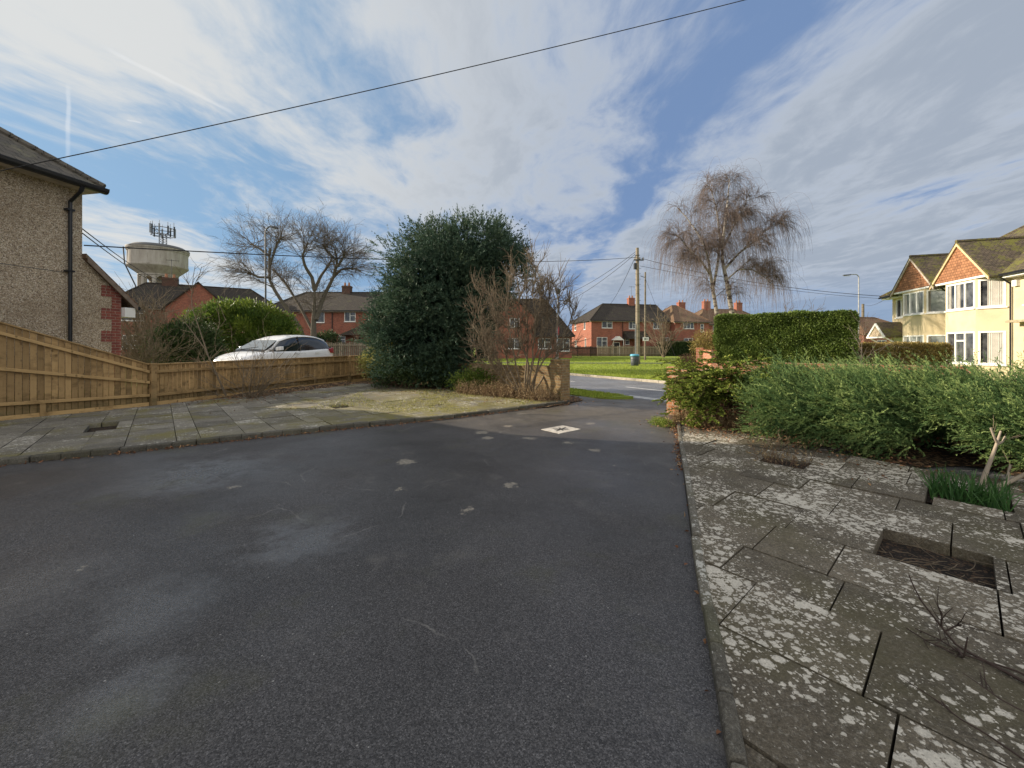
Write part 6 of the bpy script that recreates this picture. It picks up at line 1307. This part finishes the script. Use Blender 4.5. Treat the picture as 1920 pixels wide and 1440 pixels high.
# big bare shrub by the left gate pier
SX, SY = .42, 11.8; dS = 11.8
ms = [[(975, 744), (950, 700), (915, 650), (897, 590), (905, 550)], [(978, 744), (955, 690), (935, 630), (925, 570), (915, 535)], [(982, 744), (968, 690), (955, 630), (950, 560), (958, 515)], [(986, 744), (985, 700), (992, 640), (985, 570), (990, 510)], [(990, 744), (995, 690), (1012, 640), (1020, 570), (1012, 515)],
      [(994, 744), (1005, 700), (1030, 655), (1045, 600), (1050, 545)], [(998, 744), (1015, 705), (1045, 665), (1065, 610), (1080, 570)], [(980, 744), (945, 715), (925, 690), (900, 640), (893, 610)], [(988, 744), (990, 680), (970, 620), (975, 560), (970, 520)], [(996, 744), (1010, 680), (1025, 620), (1030, 560), (1035, 520)], [(992, 744), (1000, 660), (1005, 600), (1000, 540), (1005, 500)]]
m1 = np.stack([resample([P(x, y, dS + .55 * math.sin(i_ * 2.4) * q_ / 4) for q_, (x, y) in enumerate(st_)], 12) for i_, st_ in enumerate(ms)]); k = len(m1); m1[:, 1:-1] += rng.normal(size=(k, 10, 3)) * .018
s1, d1, i1, t1_ = spawn(m1, 21, .30, 1.0, .75, .3); b1 = grow(s1, d1, .26 + .44 * rng.random(len(s1)), 8, .16, curve=.16)
s2, d2, i2, t2_ = spawn(b1, 11, .2, 1.0, .6, .25); d2[:, 2] += .35; b2 = grow(s2, d2, .2 + .40 * rng.random(len(s2)), 5, .12, curve=.10)
s4, d4, i4, t4_ = spawn(b1[b1[:, 0, 0] < SX - .35], 4, .3, 1.0, .9, .3); b4 = grow(s4, d4, .25 + .3 * rng.random(len(s4)), 5, .15, curve=-.4)
build_tree('bare_shrub', 'large bare multi stemmed shrub between the conifer and the left gate pier', (SX, SY, 0), [tubes(m1, taper(k, 12, .030, .011), 7)],
    [tubes(b1, taper(len(b1), 9, .0105, .005), 5), tubes(b2, taper(len(b2), 6, .006, .003), 4), tubes(b4, taper(len(b4), 6, .006, .0025), 3)], 'twig_tan', 'twig_tan', 'shrub', ('stems', 'twigs'))
# sapling and sprawling twigs in front of the low fence
d0 = 11.6
sd = limbs([[(424, 742, d0), (405, 700, d0 - .1), (385, 655, d0 - .1), (352, 610, d0), (335, 596, d0)], [(408, 742, d0 + .1), (390, 700, d0 + .2), (370, 670, d0 + .2)], [(390, 665, d0), (375, 620, d0 + .2), (358, 570, d0 + .3), (362, 520, d0 + .4), (366, 498, d0 + .4)], [(362, 540, d0 + .35), (374, 515, d0 + .2), (378, 500, d0 + .1)], [(362, 550, d0 + .35), (352, 530, d0 + .4), (349, 524, d0 + .4)]], 10)
s1, d1, _, _ = spawn(sd, 9, .3, 1.0, .7, .3); b1 = grow(s1, d1, .25 + .4 * rng.random(len(s1)), 5, .1, .06)
build_tree('bare_sapling', 'thin bare sapling leaning left in front of the low fence, left of the twiggy shrub', (float(sd[0, 0, 0]), float(sd[0, 0, 1]), 0), [tubes(sd, taper(5, 10, np.array([.026, .02, .015, .009, .008]), .006), 6)], [tubes(b1, taper(len(b1), 6, .006, .003), 4)], 'twig_tan', 'twig_tan', 'tree')
def twiggy(label, bx_, by_, k, Ls, spread, m='twig_tan', per=5, r0=.011, lean=(0, 0, 0), up=.02):
    S = np.repeat(np.array([[bx_, by_, -.02]]), k, 0) + rng.normal(size=(k, 3)) * [.10, .07, 0]; D = rng.normal(size=(k, 3)) * [spread, spread * .6, .15] + UPV * .9 + np.array(lean); m1 = grow(S, D, Ls * (.6 + .6 * rng.random(k)), 8, .12, up)
    s1, d1, _, _ = spawn(m1, per, .25, 1.0, .6, .25); b1 = grow(s1, d1, Ls * (.15 + .28 * rng.random(len(s1))), 5, .14, .02)
    s2, d2, _, _ = spawn(b1, 2, .2, 1.0, .6, .25); b2 = grow(s2, d2, Ls * (.08 + .12 * rng.random(len(s2))), 4, .14, .0)
    return build_tree('bare_shrub', label, (bx_, by_, 0), [tubes(m1, taper(k, 9, r0, r0 * .4), 5)], [tubes(b1, taper(len(b1), 6, r0 * .5, r0 * .25), 4), tubes(b2, taper(len(b2), 5, r0 * .3, r0 * .2), 3)], m, m, 'shrub', ('stems', 'twigs'))
g1 = G(462, 752); twiggy('sprawling bare twiggy shrub in front of the low fence below the white car', g1[0] + .05, g1[1] + .1, 26, 1.75, .85, 'twig_tan', 6, .011, (.5, -.1, -.1))
twiggy('brown bare bush against the brick house beside the pebble dashed house', -15.2, 17.0, 50, 3.3, .42, 'twig_tan', 10, .022)
twiggy('tangled bare brown shrub in front of the dark glossy evergreen behind the sloping fence', -12.4, 13.6, 34, 2.5, .5, 'twig_tan', 9, .014)
twiggy('small bare tree on the green just right of the slender sign pole', float(P(1244, 660, 55)[0]), 55, 14, 5.6, .55, 'twig_tan', 9, .06, (0, 0, .5))
twiggy('bare brown bush in front of the distant house right of the tall hedge', 35.0, 42, 22, 3.6, .5, 'twig_brown', 7, .04)
twiggy('small bare treetop just above the middle of the tall hedge', float(P(1492, 640, 48)[0]), 48, 8, 6.0, .35, 'twig_grey', 7, .05, (0, 0, .6))
twiggy('bare red stemmed bush beside the porch of the house behind the pollarded tree', float(P(688, 660, 40)[0]), 40, 16, 3.2, .35, 'twig_brown', 6, .022)
twiggy('thin bare shrub against the shaded end of the tall hedge', float(P(1612, 690, 14.4)[0]), 14.4, 3, 2.6, .12, 'twig_grey', 7, .014, (0, 0, .8))
blob_bush('distant_evergreen', 'small dark evergreen between the two left brick houses', (float(P(446, 570, 62)[0]), 62, 5.2), (2.6, 2, 2.2), 60, 40, .5, .2, 'f_dark', z0=2.0, cat='tree')
blob_bush('round_bush', 'dark evergreen bush below the brick house behind the pollarded tree', (float(P(615, 640, 41)[0]), 41, 1.3), (1.4, 1.0, 1.5), 70, 40, .2, .09, 'f_dark')
blob_bush('low_shrub', 'low brown green shrub at the end of the orange brick wall', (float(P(1293, 672, 24)[0]), 24, .3), (.7, .5, .45), 60, 40, .1, .05, 'f_brown')
blob_bush('golden_bush', 'pale yellow bush against the left end of the tall hedge', (float(P(1331, 640, 20)[0]), 20.4, 1.3), (.5, .4, .9), 60, 40, .09, .045, 'f_beech')
# pruned pale branches beside the daffodils and dark rose stems in the foreground
pb = np.stack([resample(q, 10) for q in ([(5.26, 4.49, 0), (5.34, 4.5, .2), (5.42, 4.5, .40), (5.50, 4.5, .64)], [(5.29, 4.44, .0), (5.50, 4.46, .06), (5.80, 4.5, .17), (6.4, 4.6, .42)], [(5.46, 4.5, .50), (5.40, 4.48, .58), (5.36, 4.48, .68)], [(5.52, 4.46, .07), (5.55, 4.47, .2), (5.57, 4.47, .27)], [(5.45, 4.5, .48), (5.52, 4.5, .52), (5.55, 4.5, .58)])])
s1, d1, _, _ = spawn(pb, 2, .5, 1, .6, .2); b1 = grow(s1, d1, .10 + .12 * rng.random(len(s1)), 4, .1)
build_tree('pruned_shrub', 'pale cut back branches beside the daffodil leaves', (5.27, 4.47, 0), [tubes(pb, taper(5, 10, np.array([.026, .026, .013, .012, .010]), .009), 8)], [tubes(b1, taper(len(b1), 5, .004, .002), 4)], 'wood_pale', 'twig_tan', 'shrub', ('branches', 'twigs'))
fd = lambda x, y, d: P(x, y, d)
rs = limbs([[(1990, 1385, 1.75), (1920, 1330, 1.85), (1832, 1258, 2.0), (1765, 1175, 2.12), (1722, 1120, 2.2), (1704, 1078, 2.25)], [(1795, 1312, 2.05), (1804, 1250, 2.0), (1814, 1195, 1.98)], [(1985, 1420, 1.8), (1900, 1320, 1.92), (1800, 1310, 2.02), (1770, 1250, 2.1), (1716, 1195, 2.2)], [(1765, 1175, 2.12), (1766, 1150, 2.1), (1760, 1140, 2.1)], [(1770, 1185, 2.12), (1795, 1172, 2.1), (1798, 1168, 2.08)], [(2000, 1475, 1.6), (1880, 1385, 1.75), (1805, 1320, 1.9)], [(1960, 1560, 1.45), (1850, 1440, 1.6), (1790, 1400, 1.68), (1765, 1360, 1.75)], [(1700, 1200, 2.2), (1740, 1250, 2.1), (1790, 1310, 2.02)]], 12)
rs[:, :, 2] = np.maximum(rs[:, :, 2], .045)
s1, d1, _, _ = spawn(rs, 5, .2, 1.0, .7, .3); b1 = grow(s1, d1, .05 + .10 * rng.random(len(s1)), 4, .1, .02)
build_tree('rose_bush', 'dark bare rose stems over the lichened paving in the lower right corner', (float(rs[0, 0, 0]), float(rs[0, 0, 1]), 0), [tubes(rs, taper(8, 12, np.array([.0085, .008, .005, .004, .004, .006, .005, .003]), .0028), 7)], [tubes(b1, taper(len(b1), 5, .0026, .0013), 4)], 'twig_dark', 'twig_dark', 'shrub', ('stems', 'twigs'))
k = 26; S = np.c_[HR1 + ((rng.random((k, 1)) - .5) * .5) * UA + ((rng.random((k, 1)) - .5) * .5) * UB, np.full(k, .0)]; D = rng.normal(size=(k, 3)) * [1, 1, .25] + UPV * .12; g = grow(S, D, .1 + .28 * rng.random(k), 5, .15, -.05); g[:, :, 2] = np.maximum(g[:, :, 2], .0)
v, f = tubes(g, taper(k, 6, .003, .0012), 4); o = bulk('dead_stalks', v, f, M['twig_tan'], None, off=(*HR1, 0)); o.location = (*HR1, 0); tag(o, 'thin dead stalks lying in the square soil hole of the paving', 'plant')

# ---- litter and grass ------------------------------------------------------
def scatter(name, Pp, L, W, m, flat=.25):
    D = rng.normal(size=(len(Pp), 3)) * [1, 1, flat]; v, f = leaves(Pp, D, L * (.6 + .8 * rng.random(len(Pp))), W, .15); return stuff(bulk(name, v, f, M[m], None))
pts = []
for i in range(len(KLs) - 1):
    a, b_ = KLs[i], KLs[i + 1]; d = nrm(b_ - a); nn = np.array([-d[1], d[0]]); k = 26 if a[0] > -6 else 9; pts.append(np.c_[a + (b_ - a) * rng.random((k, 1)) - nn * (np.abs(rng.normal(size=(k, 1))) * .06), .006 + .012 * rng.random(k)])
for i in range(len(KRs) - 1):
    a, b_ = KRs[i], KRs[i + 1]; k = 22 if a[1] > 5 else 1; d = nrm(b_ - a); nn = np.array([-d[1], d[0]]); pts.append(np.c_[a + (b_ - a) * rng.random((k, 1)) + nn * (np.abs(rng.normal(size=(k, 1))) * .05), .006 + .01 * rng.random(k)])
for (cx_, cy_, sx_, sy_, k) in ((-7.75, 12.9, .45, 1.0, 1500), (-8.3, 11.2, .5, .6, 300), (-2.5, 13.2, 1.6, .5, 600), (4.1, 7.5, .6, .5, 900), (4.9, 5.9, .4, .8, 350), (0.4, 11.3, 1.0, .4, 500), (-4.5, 10.4, 1.6, 1.2, 160)):
    pts.append(np.c_[cx_ + rng.normal(size=k) * sx_, cy_ + rng.normal(size=k) * sy_, .04 + .07 * rng.random(k)])
Pp = np.concatenate(pts); scatter('fallen_leaves', Pp, .042, .022, 'f_leaf')
k = 90000; s = S_FAR + .15 + 26 * rng.random(k) ** 1.5; q = -40 + 45 * rng.random(k); xy = RN[None] * s[:, None] + RD[None] * q[:, None]; pth = 36.6 - .0378 * (xy[:, 0] + 30); ok = ((xy[:, 1] < pth) | (xy[:, 1] > pth + 2.4)) & (np.abs(xy[:, 0] / xy[:, 1]) < .75) & (xy[:, 0] / xy[:, 1] > -.25); xy = xy[ok]
k2 = 9000; s = 9.1 + 1.15 * rng.random(k2); q = -16 + 7.6 * rng.random(k2); xy2 = RN[None] * s[:, None] + RD[None] * q[:, None]
for nm, q_, h in (('grass', xy, .10), ('grass', xy2, .07)):
    Pp = np.c_[q_, np.zeros(len(q_))]; v, f = leaves(Pp, UPV + rng.normal(size=Pp.shape) * .4, h * (.5 + .8 * rng.random(len(Pp))), .022); stuff(bulk(nm, v, f, M['f_grass'], None))
# moss and grass in the joints of the far paving
k = 14000; uu = np.c_[-5.0 + 5.6 * rng.random(k), 9.2 + 4.6 * rng.random(k)]; jv = uu @ UB; ju = uu @ UA; sel = rng.random(k) < .5
ok = (uu[:, 1] > 8.9 + (uu[:, 0] + 1.3) * .8) & (uu[:, 1] < 12.9 - (uu[:, 0] + .8) * .75) & (noise_ok := (np.sin(uu[:, 0] * 2.1) + np.sin(uu[:, 1] * 1.7 + uu[:, 0]) > -.4))
Pp = np.c_[uu[ok], np.full(ok.sum(), .075)]; v, f = leaves(Pp, UPV * .6 + rng.normal(size=Pp.shape) * .7, .035 * (.5 + rng.random(len(Pp))), .012); stuff(bulk('moss_tufts', v, f, M['f_varieg'], None))
GROUPS = {'overhead_wire': 'overhead wires', 'brick_house': 'brick houses around the green', 'bay_window_house': 'cream bay window houses', 'street_lamp': 'tall street lamps', 'telegraph_pole': 'telegraph poles',
          'garden_fence': 'garden fences beyond the drive', 'wooden_fence': 'timber fences left of the drive', 'garden_wall': 'front garden walls', 'bare_shrub': 'bare winter shrubs', 'dry_plants': 'dry bedding plants'}
for o in COL.objects:
    if o.parent is None and 'label' in o and o.name.split('.')[0] in GROUPS: o['group'] = GROUPS[o.name.split('.')[0]]
